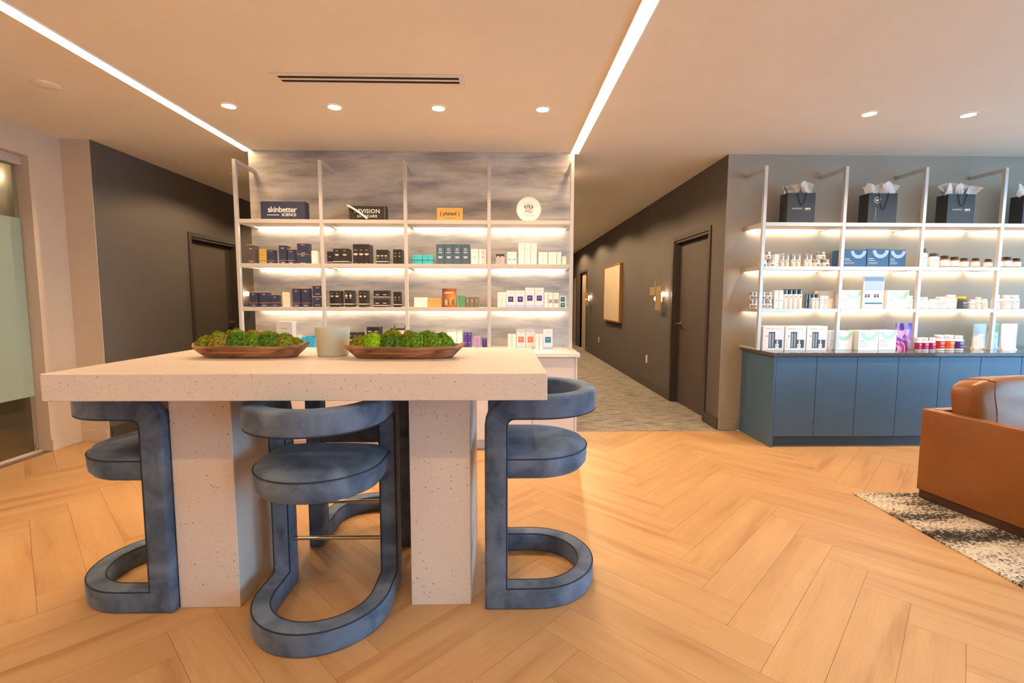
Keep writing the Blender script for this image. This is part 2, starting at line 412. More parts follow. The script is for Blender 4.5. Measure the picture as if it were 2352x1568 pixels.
# herringbone planks, one object each
PW = .18; NP = 6; PL = PW * NP; PT = .0045; GAP = .0006
full = MB().box(GAP, PL - GAP, GAP, PW - GAP, -.004, 0).mesh('plank'); full.materials.append(M_FLOOR)
RX0, RX1, RY0, RY1 = -3.99, 6.79, .25, 4.82
ang = math.radians(225); APEX = 1.70; YOFF = 3.135
def clip(poly, f):
    out = []
    for i, p in enumerate(poly):
        q = poly[(i + 1) % len(poly)]; a, b = f(p), f(q)
        if a >= 0: out.append(p)
        if a * b < 0: t = a / (a - b); out.append((p[0] + (q[0] - p[0]) * t, p[1] + (q[1] - p[1]) * t))
    return out
ca, sa = math.cos(ang), math.sin(ang)
R2 = lambda u, v: (ca * u - sa * v + APEX, sa * u + ca * v + YOFF)
nplank = 0
for j in range(-5, 6):
    for k in range(-60, 61):
        for kind in (0, 1):
            if kind == 0: u0, v0, a2 = k * PW - j * PL, k * PW + j * PL, 0.0
            else: u0, v0, a2 = k * PW - j * PL, k * PW + j * PL, PI / 2      # local x along v, local y along -u
            wa = ang + a2; cw, sw = math.cos(wa), math.sin(wa); ox, oy = R2(u0, v0)
            loc2 = lambda x, y: (ox + cw * x - sw * y, oy + sw * x + cw * y)
            poly = [loc2(GAP, GAP), loc2(PL - GAP, GAP), loc2(PL - GAP, PW - GAP), loc2(GAP, PW - GAP)]
            xs = [p[0] for p in poly]; ys = [p[1] for p in poly]
            if max(xs) < RX0 or min(xs) > RX1 or max(ys) < RY0 or min(ys) > RY1: continue
            if min(xs) >= RX0 and max(xs) <= RX1 and min(ys) >= RY0 and max(ys) <= RY1: me = full
            else:
                q = poly
                for f in (lambda p: p[0] - RX0, lambda p: RX1 - p[0], lambda p: p[1] - RY0, lambda p: RY1 - p[1]):
                    if q: q = clip(q, f)
                if len(q) < 3: continue
                lq = [(cw * (x - ox) + sw * (y - oy), -sw * (x - ox) + cw * (y - oy)) for x, y in q]
                ar = abs(sum(lq[i][0] * lq[(i + 1) % len(lq)][1] - lq[(i + 1) % len(lq)][0] * lq[i][1] for i in range(len(lq)))) / 2
                if ar < .0004: continue
                me = MB().prism(lq, -.004, 0).mesh('plank'); me.materials.append(M_FLOOR)
            o = bpy.data.objects.new('plank', me); COL.objects.link(o); o.location = (ox, oy, 0); o.rotation_euler = (0, 0, wa); o.parent = floor
            nplank += 1
print('planks', nplank)

# doors
def dark_door(n, xs, y0, y1, side, hz, hy, hinge):
    """side = +1: wall is on +X of the corridor. xs = face of the wall"""
    r = struct(empty('door_%d' % n, (xs, 0, 0))); s = side
    def bx(a, b): return (min(a * s, b * s), max(a * s, b * s))
    tw = .05
    for nm, (ya, yb, za, zb) in (('jamb_trim', (y0 - tw, y0, 0, 2.15)), ('jamb_trim', (y1, y1 + tw, 0, 2.15)), ('head_trim', (y0, y1, 2.10, 2.15))):
        MB().box(*bx(-.018, .0), ya, yb, max(za, .006), zb).build(nm, M_DARKTRIM, r, bevel=.004, seg=1)
    for ya, yb in ((y0, y0 + .02), (y1 - .02, y1)): MB().box(*bx(0, .10), ya, yb, .006, 2.10).build('door_stop', M_DARKTRIM, r)
    MB().box(*bx(0, .10), y0 + .02, y1 - .02, 2.075, 2.10).build('door_stop', M_DARKTRIM, r)
    leaf = MB().box(*bx(.075, .115), y0 + .022, y1 - .022, .012, 2.07).build('door_leaf', M_DARKDOOR, r, bevel=.002, seg=1)
    MB().box(*bx(.13, .16), y0 - .1, y1 + .1, 0, 2.3).build('backing', M_DARKDOOR, r)
    h = MB()
    h.tube([(s * .075, hy, hz), (s * .066, hy, hz)], .027, 16)
    h.tube([(s * .07, hy, hz), (s * .02, hy, hz)], .010, 10)
    h.tube([(s * .02, hy, hz), (s * .018, hy + hinge * .11, hz)], .009, 10)
    h.build('lever_handle', M_NICKEL, leaf, smooth=True)
    return r
dark_door(2, 2.25, 5.21, 6.25, 1, 1.05, 6.16, -1)
dark_door(3, -3.74, 5.92, 6.9, -1, 1.03, 6.82, -1)
for n, y0, y1 in ((4, 12.7, 13.7), (5, 14.4, 15.4)):
    r = struct(empty('door_%d' % n, (2.25, 0, 0)))
    for nm, ya, yb, za, zb in (('jamb_trim', y0 - .05, y0, .006, 2.15), ('jamb_trim', y1, y1 + .05, .006, 2.15), ('head_trim', y0, y1, 2.10, 2.15)):
        MB().box(-.018, .10, ya, yb, za, zb).build(nm, M_DARKTRIM, r)
    lf = MB().box(.05, .09, y0, y1, .012, 2.10).build('door_leaf', tint('pale_door', (206, 180, 150), .6, .04, 5), r)
    MB().box(.046, .05, y0 + .05, y0 + .11, .95, 1.13).build('lock_plate', M_BLACK, lf); MB().box(.046, .05, y0 + .04, y0 + .11, .22, .36).build('kick_guard', M_BLACK, lf)

# glass door on the left
r = struct(empty('door_1', (-4.1, 3.0, 0)))
MB().box(-.05, .04, 0, 1.25, 2.47, 2.55).build('header_rail', M_FRAME, r, bevel=.003, seg=1)
MB().box(-.006, .006, .005, 1.235, .5, 2.03).build('frosted_pane', M_FROST, r)
MB().box(-.005, .005, .005, 1.235, 2.03, 2.47).build('clear_pane', M_CLEAR, r)
MB().box(-.005, .005, .005, 1.235, .012, .5).build('clear_pane', M_CLEAR, r)
MB().box(-.02, .02, 0, 1.25, -.004, .012).build('threshold', M_BEIGE, r)
MB().lathe([(.045, .012), (.045, .02), (.028, .03), (.028, .085), (.012, .1), (.012, .7), (0.001, .7)], 16, (-.10, .95)).build('pull_bar', M_CHROME, r, smooth=True)
MB().lathe([(.009, .02), (.012, .05), (.009, .08)], 12, (.012, 1.21)).build('pivot', M_CHROME, r)
tag(MB().box(-6.9, -4.98, 4.94, 5.0, 2.555, 2.58).build('light_bar', emit('bar_glow', (1, .8, .55), 40)), 'thin linear wall light seen through the glass door', 'lamp')

# ------------------------------------------------------------------ ceiling fittings
def strip_light(x, lab):
    r = empty('ceiling_light_strip', (x, 0, CEIL))
    MB().box(-.046, -.038, -3.1, BACK - .002, -.010, 0).build('channel_edge', M_OUTLET, r)
    MB().box(.038, .046, -3.1, BACK - .002, -.010, 0).build('channel_edge', M_OUTLET, r)
    MB().box(-.037, .037, -3.1, BACK - .002, -.012, -.001).build('diffuser', emit('strip_glow', WARM, LED_MAIN), r)
    tag(r, lab, 'light strip', 'recessed light strips')
strip_light(-2.46, 'long linear ceiling light ending at the left edge of the wallpapered wall')
strip_light(.717, 'long linear ceiling light ending at the right edge of the wallpapered wall')

def downlight(x, y, lab, power=DOWN_W, group='ceiling downlights', spread=125):
    r = empty('downlight', (x, y, CEIL))
    MB().lathe([(.060, -.0005), (.060, -.004), (.050, -.006), (.046, -.003)], 24, cap=False).build('trim_ring', M_OUTLET, r, smooth=True)
    MB().lathe([(.0455, -.002), (.0455, -.0045)], 24).build('lens', emit('lens_glow', (1, .82, .6), 25), r)
    if spread > 140:
        d = bpy.data.lights.new('downlight_beam', 'SPOT'); d.spot_size = math.radians(spread); d.spot_blend = .25; d.shadow_soft_size = .04; d.energy = power; d.color = WARM
    else:
        d = bpy.data.lights.new('downlight_beam', 'AREA'); d.shape = 'DISK'; d.size = .085; d.energy = power; d.color = WARM; d.spread = math.radians(spread)
    o = bpy.data.objects.new('downlight_beam', d); COL.objects.link(o); o.location = (0, 0, -.012); o.parent = r
    tag(r, lab, 'downlight', group)
for i, x in enumerate((-2.043, -1.258, -.478, .311)):
    downlight(x, 3.77, '%s of four round downlights before the wallpapered wall' % ('leftmost', 'second from left', 'third from left', 'rightmost')[i])
for x, lab in ((2.849, 'round downlight above the left half of the blue cabinets'), (3.633, 'round downlight above the right half of the blue cabinets'), (4.42, 'round downlight right of the other two above the blue cabinets')):
    downlight(x, 3.79, lab)
for x, y, lab in ((-2.0, .5, 'added unseen downlight behind the camera, left of the table'), (-.87, .5, 'added unseen downlight just behind the camera over the walkway'), (.3, .5, 'added unseen downlight behind the camera, right of the table'),
                  (2.85, .6, 'added unseen downlight over the open floor near the rug'), (-3.2, 1.6, 'added unseen downlight near the frosted glass door'), (4.4, .6, 'added unseen downlight over the leather sofa')):
    downlight(x, y, lab, 8)  # extra out-of-view downlights, added to light the table and floor from overhead
for x, y, lab in ((.775, 5.6, 'downlight just inside the right corridor, hugging the inner wall'), (.95, 7.2, 'downlight in the right corridor opposite the nearest sconce'), (1.2, 9.0, 'downlight in the right corridor opposite the framed canvas'), (1.4, 11.0, 'downlight in the right corridor beyond the framed canvas'), (1.5, 13.3, 'downlight in the right corridor by the far pale doors')):
    downlight(x, y, lab, 165, 'corridor downlights', 158)
for x, y, lab in ((-2.64, 5.7, 'downlight just inside the left corridor by the inner wall'), (-2.9, 8.2, 'downlight deeper in the left corridor ceiling')): downlight(x, y, lab, 130, 'corridor downlights', 154)
downlight(-5.7, 2.9, 'added downlight brightening the room behind the frosted glass door', 14)  # lamp added to brighten the room seen through the glass

r = empty('air_vent', (-.865, 3.303, CEIL))
MB().box(-.63, .63, -.077, .077, -.006, 0).build('vent_frame', M_OUTLET, r, bevel=.003, seg=1)
for y in (-.030, .026): MB().box(-.585, .585, y - .013, y + .013, -.0075, -.0055).build('vent_slot', M_BLACK, r)
tag(r, 'long white slot air diffuser in the ceiling above the table', 'air vent')
tag(MB().lathe([(.078, 0), (.078, -.006), (.07, -.012), (.001, -.013)], 32).build('ceiling_speaker', M_CEIL, None, (-3.08, 3.44, CEIL), smooth=True), 'flush round ceiling disc left of the left light strip', 'ceiling disc')
tag(MB().lathe([(.06, 0), (.06, -.02), (.045, -.035), (.001, -.037)], 24).build('smoke_detector', M_OUTLET, None, (-3.1, 5.75, CEIL), smooth=True), 'small smoke detector on the left corridor ceiling', 'smoke detector')

# ------------------------------------------------------------------ shelving units
def shelf_unit(name, xs, yf, zs, ztop, zc, lab, m_frame):
    r = empty(name, (0, 0, 0)); t = .016
    for x in xs:
        MB().box(x - t, x + t, yf - t, yf + t, zc, ztop).build('post', m_frame, r, bevel=.002, seg=1)
        MB().box(x - t, x + t, yf + t, BACK - .001, ztop - .032, ztop).build('arm', m_frame, r, bevel=.002, seg=1)
        MB().box(x - t, x + t, yf + t, BACK - .001, zc, zc + .014).build('foot_rail', m_frame, r)
        for z in zs: MB().box(x - t, x + t, yf + t, BACK - .001, z - .034, z).build('arm', m_frame, r, bevel=.002, seg=1)
    for a, b in zip(xs[:-1], xs[1:]):
        for z in zs:
            MB().box(a + t, b - t, yf - t, yf + t, z - .036, z).build('rail', m_frame, r, bevel=.002, seg=1)
            MB().box(a + t + .001, b - t - .001, yf + t + .001, BACK - .030, z - .020, z - .001).box(a + t + .001, b - t - .001, BACK - .0302, BACK - .001, z - .006, z - .001).build('shelf_board', M_SHELF, r)
            MB().box(a + t + .02, b - t - .02, BACK - .027, BACK - .015, z - .018, z - .010).build('light_strip', emit('shelf_glow', WARM_SHELF, LED_SHELF), r)
            MB().box(a + t + .004, a + t + .016, yf + t + .03, BACK - .10, z - .030, z - .0205).build('bracket', M_NICKEL, r)
    return tag(r, lab, 'shelving unit')
MX = [-2.405 + .763 * k for k in range(5)]
RX = [2.445 + .757 * k for k in range(5)]
shelf_unit('wall_shelving', MX, 4.485, (2.073, 1.676, 1.277), 2.60, .88, 'four-bay metal shelving lit from within against the wallpapered wall', M_FRAME)
shelf_unit('wall_shelving', RX, 4.50, (2.073, 1.667, 1.271), 2.585, .875, 'open metal shelving with warm strip lights above the blue cabinets', M_FRAME)

def cabinet_run(xs, yf, zt, m_body, m_door, label, name, group, end_left=False, end_right=False):
    n = len(xs) - 1
    for i in range(n):
        a, b = xs[i], xs[i + 1]
        r = empty(name, ((a + b) / 2, yf, 0)); w2 = (b - a) / 2
        MB().box(-w2 + .001, w2 - .001, .022, BACK - yf - .001, .10, zt).build('body', m_body, r)
        MB().box(-w2 + .001, w2 - .001, .075, .10, 0, .10).build('toe_kick', m_body, r)
        l = -w2 + (.02 if end_left and i == 0 else 0); q = w2 - (.02 if end_right and i == n - 1 else 0)
        mid = (l + q) / 2
        for c, d in ((l, mid), (mid, q)):
            MB().box(c + .0018, d - .0018, 0, .020, .104, zt - .006).build('door', m_door, r, bevel=.0012, seg=1)
        if end_left and i == 0: MB().box(-w2, -w2 + .019, -.002, BACK - yf - .001, 0, zt).build('end_panel', m_door, r)
        if end_right and i == n - 1: MB().box(w2 - .019, w2, -.002, BACK - yf - .001, 0, zt).build('end_panel', m_door, r)
        tag(r, label(i), 'cabinet', group)
ORD = ('leftmost', 'second', 'third', 'fourth')
cabinet_run([-2.42 + .7725 * k for k in range(5)], 4.19, .844, M_WHITECAB, M_WHITECAB, lambda i: ('leftmost white base cabinet under the wallpapered wall counter', 'second white base cabinet from the left behind the table', 'third white base cabinet from the left behind the table', 'rightmost white base cabinet beside the carpeted corridor')[i], 'base_cabinet', 'white base cabinets', end_right=True)
cabinet_run([2.47, 3.235, 4.0, 4.765, 5.53], 4.254, .842, M_BLUECAB, M_BLUECAB, lambda i: ('blue base cabinet with exposed end panel by the corridor corner', 'second blue base cabinet from the corridor corner', 'third blue base cabinet, partly behind the leather sofa', 'blue base cabinet behind the sofa at the right picture edge')[i], 'base_cabinet', 'blue base cabinets', end_left=True)
tag(MB().box(-2.44, .69, 4.17, BACK - .001, .845, .88).build('worktop', M_WHITEQ, bevel=.002, seg=1), 'white stone worktop below the wallpapered wall shelving', 'worktop')
tag(MB().box(2.452, 5.55, 4.24, BACK - .001, .843, .875).build('worktop', M_DARKQ, bevel=.002, seg=1), 'glossy dark stone worktop on the blue cabinets', 'worktop')

# ------------------------------------------------------------------ table
tb = empty('bar_table', (-.79, 2.31, 0))
MB().box(-.932, .965, -.505, .505, .963, 1.067).build('table_top', M_TERR, tb, bevel=.002, seg=1)
MB().box(-.616, -.356, -.29, .29, 0, .963).build('leg', M_TERR, tb, bevel=.002, seg=1)
MB().box(.393, .654, -.29, .29, 0, .963).build('leg', M_TERR, tb, bevel=.002, seg=1)
tag(tb, 'thick speckled terrazzo bar table on two slab legs', 'table')

# ------------------------------------------------------------------ velvet stools (local: faces +X, columns at x 0, loop runs to -X)
SW, SD, SH = .57, .52, .94
TWD, THT = .078, .098
def stool_path(inset=0.0):
    """closed centre line: returns list of (point, outward plan normal, tangent)"""
    hw = SW / 2 - TWD / 2; xc = -THT / 2; zb = THT / 2; zt = SH - THT / 2
    xs = -(SD - TWD / 2 - hw)          # where the half round starts
    pts = []
    def half(z, rev):
        q = []
        n = 26
        for i in range(n + 1):
            a = -PI / 2 + PI * i / n
            q.append((Vector((xs - hw * math.cos(a), hw * math.sin(a), z)), Vector((-math.cos(a), math.sin(a), 0))))
        return q[::-1] if rev else q
    def fillet(y, z, up, r, to_col):
        # quarter arc between the horizontal run (z) and the column (x = xc)
        q = []; s = 1 if y > 0 else -1; n = 7
        if r == 0:
            q = [(Vector((xc - .07, y, z)), Vector((0, s, 0)), 1.0), (Vector((xc, y, z)), Vector((0, s, 0)), 1.41421), (Vector((xc, y, z + up * .07)), Vector((0, s, 0)), 1.0)]
            return q if to_col else q[::-1]
        for i in range(n + 1):
            a = PI / 2 * i / n
            x = xc - r + r * math.sin(a); zz = z + up * (r - r * math.cos(a))
            q.append((Vector((x, y, zz)), Vector((0, s, 0))))
        return q if to_col else q[::-1]
    rb, rt = 0, .078
    pts += half(zb, False)                                   # base, from -y side to +y side
    pts += fillet(hw, zb, 1, rb, True) + [(Vector((xc, hw, SH * f)), Vector((0, 1, 0))) for f in (.3, .5, .7)]
    pts += fillet(hw, zt, -1, rt, False)
    pts += half(zt, True)
    pts += fillet(-hw, zt, -1, rt, True) + [(Vector((xc, -hw, SH * f)), Vector((0, -1, 0))) for f in (.7, .5, .3)]
    pts += fillet(-hw, zb, 1, rb, False)
    return pts
def sweep(pts, section):
    m = len(pts); n = len(section); vs = []; fs = []
    for i in range(m):
        p, nn = pts[i][:2]; sc_ = pts[i][2] if len(pts[i]) > 2 else 1.0
        tg = ((pts[(i + 1) % m][0] - p).normalized() + (p - pts[i - 1][0]).normalized()).normalized()
        nn = (nn - tg * nn.dot(tg)).normalized(); b = tg.cross(nn)
        for u, v in section: vs.append(p + nn * u + b * (v * sc_))
    for i in range(m):
        j = (i + 1) % m
        for k in range(n): fs.append((i * n + k, i * n + (k + 1) % n, j * n + (k + 1) % n, j * n + k))
    return MB().add(vs, fs)
def rrect(w_, h_, r, n=4):
    q = []
    for cx, cy, a0 in ((w_ / 2 - r, h_ / 2 - r, 0), (-w_ / 2 + r, h_ / 2 - r, PI / 2), (-w_ / 2 + r, -h_ / 2 + r, PI), (w_ / 2 - r, -h_ / 2 + r, 1.5 * PI)):
        for i in range(n + 1):
            a = a0 + PI / 2 * i / n; q.append((cx + r * math.cos(a), cy + r * math.sin(a)))
    return q
def seat_mesh():
    hw = .262; x0 = -.099; xs = -(.48 - hw); n = 22
    plan = [(x0, -hw + .012), (x0, hw - .012)]
    out = [(x0, hw)]
    def ring(k, z):
        q = [(x0, -hw * k), (x0, hw * k)]
        for i in range(1, n):
            a = PI / 2 + PI * i / n
            q.append((xs + hw * k * math.cos(a), hw * k * math.sin(a)))
        return [(x, y, z) for x, y in q]
    rings = [ring(.0, .566), ring(.80, .566), ring(.93, .574), ring(.99, .596), ring(1, .62), ring(1, .655), ring(.985, .668), ring(.97, .672), ring(.93, .684), ring(.75, .697), ring(.4, .703), ring(.0, .704)]
    m = n + 1; vs = [p for q in rings for p in q]; fs = []
    for k in range(len(rings) - 1):
        for i in range(m): fs.append((k * m + i, k * m + (i + 1) % m, (k + 1) * m + (i + 1) % m, (k + 1) * m + i))
    mb = MB().add(vs, fs)
    mb.box(-.105, -.012, -.205, .205, .58, .665)
    seam = [Vector(p) for p in ring(1.0, .664)]
    return mb, seam
def make_stool():
    r = empty('bar_stool')
    pts = stool_path()
    sweep(pts, rrect(TWD, THT, .014)).build('frame', M_VELVET, r, smooth=True)
    hu, hv = TWD / 2 - .0035, THT / 2 - .0035
    for u in (hu, -hu):
        sweep(pts, [(u + .0032 * math.cos(a), hv - .0032 * math.sin(a)) for a in (0, PI / 3, 2 * PI / 3, PI, 4 * PI / 3, 5 * PI / 3)]).build('piping', M_PIPING, r, smooth=True)
    mb, seam = seat_mesh()
    mb.build('seat', M_VELVET, r, smooth=True)
    MB().tube(seam, .0028, 6, closed=True).build('seat_piping', M_PIPING, r, smooth=True)
    MB().tube([(-.05, -.215, .235), (-.05, .215, .235)], .0095, 12).build('footrest', M_NICKEL, r, smooth=True)
    return r
st = make_stool()
def place(o, x, y, deg, lab):
    o.location = (x, y, 0); o.rotation_euler = (0, 0, math.radians(deg)); tag(o, lab, 'stool', 'blue velvet bar stools')
place(st, -1.412, 2.265, 0, 'blue velvet bar stool at the left end of the table')
place(copy_tree(st), -.072, 2.262, 180, 'blue velvet bar stool at the right end of the table')
place(copy_tree(st), -.765, 2.225, 90, 'blue velvet bar stool nearest the camera, tucked under the front')
place(copy_tree(st), -.765, 2.53, -90, 'blue velvet bar stool on the far side, between the slab legs')

# ------------------------------------------------------------------ bowls of moss, candle
def bowl(x, y, seed, lab, half=.28):
    rnd = random.Random(seed); r = empty('wooden_bowl', (x, y, 1.067))
    def prof(k, z, wob=0, n=56):
        q = []
        for i in range(n):
            a = 2 * PI * i / n; ca_, sa_ = math.cos(a), math.sin(a)
            L = half * k[0]; Wd = .108 * k[1]
            e = .62
            px = L * math.copysign(abs(ca_) ** e, ca_); py = Wd * math.copysign(abs(sa_) ** .8, sa_)
            tip = max(0, abs(ca_) - .9) / .1
            wv = noise.noise(Vector((px * 9 + seed, py * 9, z * 4))) * wob
            q.append((px + wv * .5, py + wv * .4, z + wv + (tip * .010 if wob else 0)))
        return q
    rings = [prof((0, 0), 0), prof((.75, .64), 0), prof((.80, .72), .004), prof((.92, .88), .028, .004), prof((1, 1), .053, .009), prof((.995, .985), .060, .009), prof((.945, .90), .061, .007), prof((.90, .84), .052, .004), prof((.78, .72), .026), prof((0, 0), .02)]
    n = 56; vs = [p for q in rings for p in q]; fs = []
    for k in range(len(rings) - 1):
        for i in range(n): fs.append((k * n + i, k * n + (i + 1) % n, (k + 1) * n + (i + 1) % n, (k + 1) * n + i))
    MB().add(vs, fs).build('bowl', M_BOWL, r, smooth=True)
    tag(r, lab, 'bowl', 'long wooden bowls')
    return r
def moss_clump(x, y, z, rx, ry, rz, mi, seed):
    rnd = random.Random(seed)
    bm = bmesh.new(); bmesh.ops.create_icosphere(bm, subdivisions=4, radius=1.0)
    for v in bm.verts:
        d = v.co.copy(); k = 1 + .13 * noise.noise(d * 2.2 + Vector((seed, 0, 0))) + .06 * noise.noise(d * 7 + Vector((0, seed, 0))) + .035 * noise.noise(d * 18)
        v.co = Vector((d.x * rx * k, d.y * ry * k, d.z * rz * k))
        if d.z < 0: f_ = 1 + .45 * d.z; v.co = Vector((v.co.x * f_, v.co.y * f_, max(-.020, d.z * .021)))
    me = bpy.data.meshes.new('moss'); bm.to_mesh(me); bm.free()
    vs = [tuple(v.co) for v in me.vertices]; fs = [tuple(p.vertices) for p in me.polygons]
    nv = []; nf = []
    polys = list(me.polygons)
    for p in polys:
        if p.center.z < -.3 * rz: continue
        for _ in range(4):
            w1, w2 = rnd.random(), rnd.random()
            if w1 + w2 > 1: w1, w2 = 1 - w1, 1 - w2
            a, b, c = (me.vertices[i].co for i in p.vertices)
            q = a + (b - a) * w1 + (c - a) * w2
            nn = (p.normal + Vector((rnd.uniform(-.7, .7), rnd.uniform(-.7, .7), rnd.uniform(-.4, .8)))).normalized()
            sd = nn.cross(Vector((rnd.uniform(-1, 1), rnd.uniform(-1, 1), rnd.uniform(-1, 1)))).normalized() * rnd.uniform(.0006, .0012)
            h = rnd.uniform(.0025, .0062)
            k = len(vs) + len(nv); nv += [tuple(q - sd - nn * .001), tuple(q + sd - nn * .001), tuple(q + nn * h)]; nf.append((k, k + 1, k + 2))
    bpy.data.meshes.remove(me)
    m2 = bpy.data.meshes.new('moss_clump'); m2.from_pydata(vs + nv, [], fs + nf); m2.update()
    return link('moss_clump', m2, MOSS[mi], None, (x, y, z), True)
def moss_for(x, y, clumps, seed, lab):
    r = empty('moss', (x, y, 1.067))
    for k, (dx, dy, rx, rz, mi) in enumerate(clumps):
        o = moss_clump(dx * 1.04, dy * .78, .052, rx, .044, rz * 1.12, mi, seed + k); o.parent = r
    tag(r, lab, 'moss', 'moss in the wooden bowls')
bowl(-1.218, 2.352, 3, 'long carved wooden bowl left of the candle', .271)
bowl(-.470, 2.322, 11, 'long carved wooden bowl right of the candle', .292)
moss_for(-1.218, 2.352, [(-.195, -.03, .05, .046, 0), (-.125, -.045, .058, .055, 4), (-.045, -.04, .062, .060, 2), (.03, -.045, .055, .054, 1), (.10, -.045, .058, .056, 2), (.165, -.04, .05, .046, 0), (.205, -.005, .04, .036, 0),
                         (-.16, .035, .06, .062, 1), (-.09, .04, .065, .074, 0), (-.01, .045, .06, .068, 4), (.07, .04, .06, .064, 0), (.14, .035, .055, .056, 1)], 20, 'mounded olive green moss in the left wooden bowl')
moss_for(-.470, 2.322, [(-.195, -.035, .05, .050, 0), (-.135, -.05, .048, .058, 3), (-.065, -.045, .05, .050, 2), (-.02, -.045, .045, .046, 2), (.055, -.045, .065, .056, 1), (.135, -.045, .06, .056, 1), (.19, -.02, .045, .05, 1),
                        (-.15, .03, .06, .06, 4), (-.06, .04, .065, .072, 0), (.02, .045, .06, .066, 0), (.10, .04, .065, .066, 1), (.165, .03, .055, .058, 2)], 60, 'bright green moss with one lime clump in the right bowl')
c = empty('candle', (-.845, 2.41, 1.067))
MB().lathe([(.001, 0), (.070, 0), (.0745, .004), (.0765, .03), (.083, .142), (.083, .1445), (.0805, .1445), (.0785, .135), (.0735, .03), (.070, .022), (.001, .022)], 48, cap=False).build('glass_vessel', M_CANDLEGLASS, c, smooth=True)
MB().lathe([(.001, .0225), (.0690, .0225), (.0725, .03), (.0770, .124), (.0745, .127), (.001, .125)], 40, cap=False).build('wax', M_WAX, c, smooth=True)
for dx in (-.02, .02): MB().tube([(dx, 0, .124), (dx + .001, 0, .136)], .0012, 6).build('wick', M_BLACK, c)
tag(c, 'frosted sage glass candle between the two wooden bowls', 'candle')

# ------------------------------------------------------------------ rug and sofa
tag(MB().box(2.452, 6.0, .4, 3.19, .0002, .009).build('area_rug', M_RUG), 'black and cream woven rug under the leather sofa', 'rug')
sf = empty('sofa', (2.842, 3.128, .009), math.radians(9))
MB().box(.012, 2.0, -.93, -.012, 0, .055).build('plinth', M_WOODDK, sf, bevel=.003, seg=1)
MB().box(0, .07, -.95, 0, .055, .614).build('arm', M_LEATHER, sf, bevel=.010, seg=3)
MB().box(.071, 2.03, -.07, 0, .055, .614).build('back_frame', M_LEATHER, sf, bevel=.010, seg=3)
MB().box(.071, 2.03, -.93, -.071, .055, .28).build('seat_base', M_LEATHER, sf, bevel=.008, seg=2)
MB().tube([(.006, -.93, .610), (.006, -.01, .610)], .003, 6).build('arm_piping', M_PIPING if False else mat('leather_piping', (120, 62, 28), .5), sf)
def cushion(w_, d_, h_, nx=22, ny=10, nz=14, rr=.06):
    """rounded, slightly bulged pillow centred on the origin"""
    bm = bmesh.new(); bmesh.ops.create_cube(bm, size=2.0)
    bmesh.ops.subdivide_edges(bm, edges=bm.edges[:], cuts=12, use_grid_fill=True)
    rings = {-1: [], 1: []}
    for v in bm.verts:
        x, y, z = v.co
        rk = 1 if abs(x - 11 / 13) < .01 else -1 if abs(x + 11 / 13) < .01 else 0
        ra = math.atan2(z, y)
        L = (abs(x) ** 7 + abs(y) ** 3.2 + abs(z) ** 7)
        k = 1.0
        m_ = max(abs(x), abs(y), abs(z)); s_ = m_ / (L ** (1 / 6.0)) if L > 0 else 1
        f = (abs(x) ** 6 + abs(y) ** 4 + abs(z) ** 6) ** (1 / 5.2)
        q = v.co / max(f, 1e-6) * max(abs(x), abs(y), abs(z)) ** 1.0
        bul = 1 + .28 * (1 - min(1, abs(x)) ** 2) * (1 - min(1, abs(z)) ** 2)
        wr = .02 * noise.noise(Vector((x * 2.2, y, z * 3)))
        v.co = Vector((q.x * w_ / 2, q.y * d_ / 2 * (.86 + .2 * (bul - 1)) + wr * d_, q.z * h_ / 2 + wr * .2 * h_))
        if rk: rings[rk].append((ra, v.co.copy()))
    me = bpy.data.meshes.new('cushion'); bm.to_mesh(me); bm.free(); return me, rings
cm, crings = cushion(.98, .28, .48)
bc = link('back_cushion', cm, M_LEATHER, sf, (.565, -.20, .612), True)
for s_ in (-1, 1): MB().tube([q for a, q in sorted(crings[s_], key=lambda t: t[0])], .0035, 6, closed=True).build('cushion_piping', MATS['leather_piping'], bc, smooth=True)
bc.rotation_euler = (math.radians(-9), 0, 0)
bc2 = link('back_cushion', bc.data, None, sf, (1.5, -.215, .610)); bc2.rotation_euler = (math.radians(-9), 0, 0)
sc = link('seat_cushion', cushion(.94, .74, .17)[0], M_LEATHER, sf, (.56, -.60, .365), True)
sc2 = link('seat_cushion', sc.data, None, sf, (1.51, -.60, .365))
tag(sf, 'tan leather sofa with plump back cushion at the right edge', 'sofa')

# ------------------------------------------------------------------ corridor fittings
def sconce(x, y, side, z, lab):
    r = empty('wall_sconce', (x, y, z)); s = -side      # s points into the corridor
    mp_ = mat('sconce_brass', (214, 186, 140), .35, .5)
    def bx(a, b): return (min(a * s, b * s), max(a * s, b * s))
    MB().box(*bx(0, .012), -.05, .05, -.09, .09).build('back_plate', mp_, r)
    MB().box(*bx(.075, .083), -.21, .02, -.19, .14).build('vertical_plate', mp_, r, bevel=.001, seg=1)
    MB().box(*bx(.088, .096), 0, .24, .02, .135).build('cross_plate', mp_, r, bevel=.001, seg=1)
    MB().box(*bx(.076, .084), .036, .050, .135, .22).build('stem', mp_, r)
    MB().tube([(s * .01, 0, .05), (s * .076, 0, .05)], .012, 8).build('bracket', mp_, r)
    for yy, zz in ((-.20, .03), (.10, -.03)):
        o = MB().lathe([(.001, -.034), (.02, -.028), (.032, -.006), (.030, .012), (.018, .028), (.001, .032)], 16, cap=False).build('bulb', emit('bulb_glow', (1, .76, .5), 30), r, (s * .042, yy, zz), True)
    tag(r, lab, 'wall lamp', 'brass wall sconces')
sconce(2.25, 6.72, 1, 1.40, 'nearest brass sconce left of the charcoal corridor door')
sconce(2.25, 12.25, 1, 1.40, 'far brass sconce beyond the framed canvas in the corridor')
sconce(-3.74, 7.27, -1, 1.40, 'brass sconce on the dark left corridor wall behind the shelving')
f = empty('framed_canvas', (2.25, 9.6, 1.48))
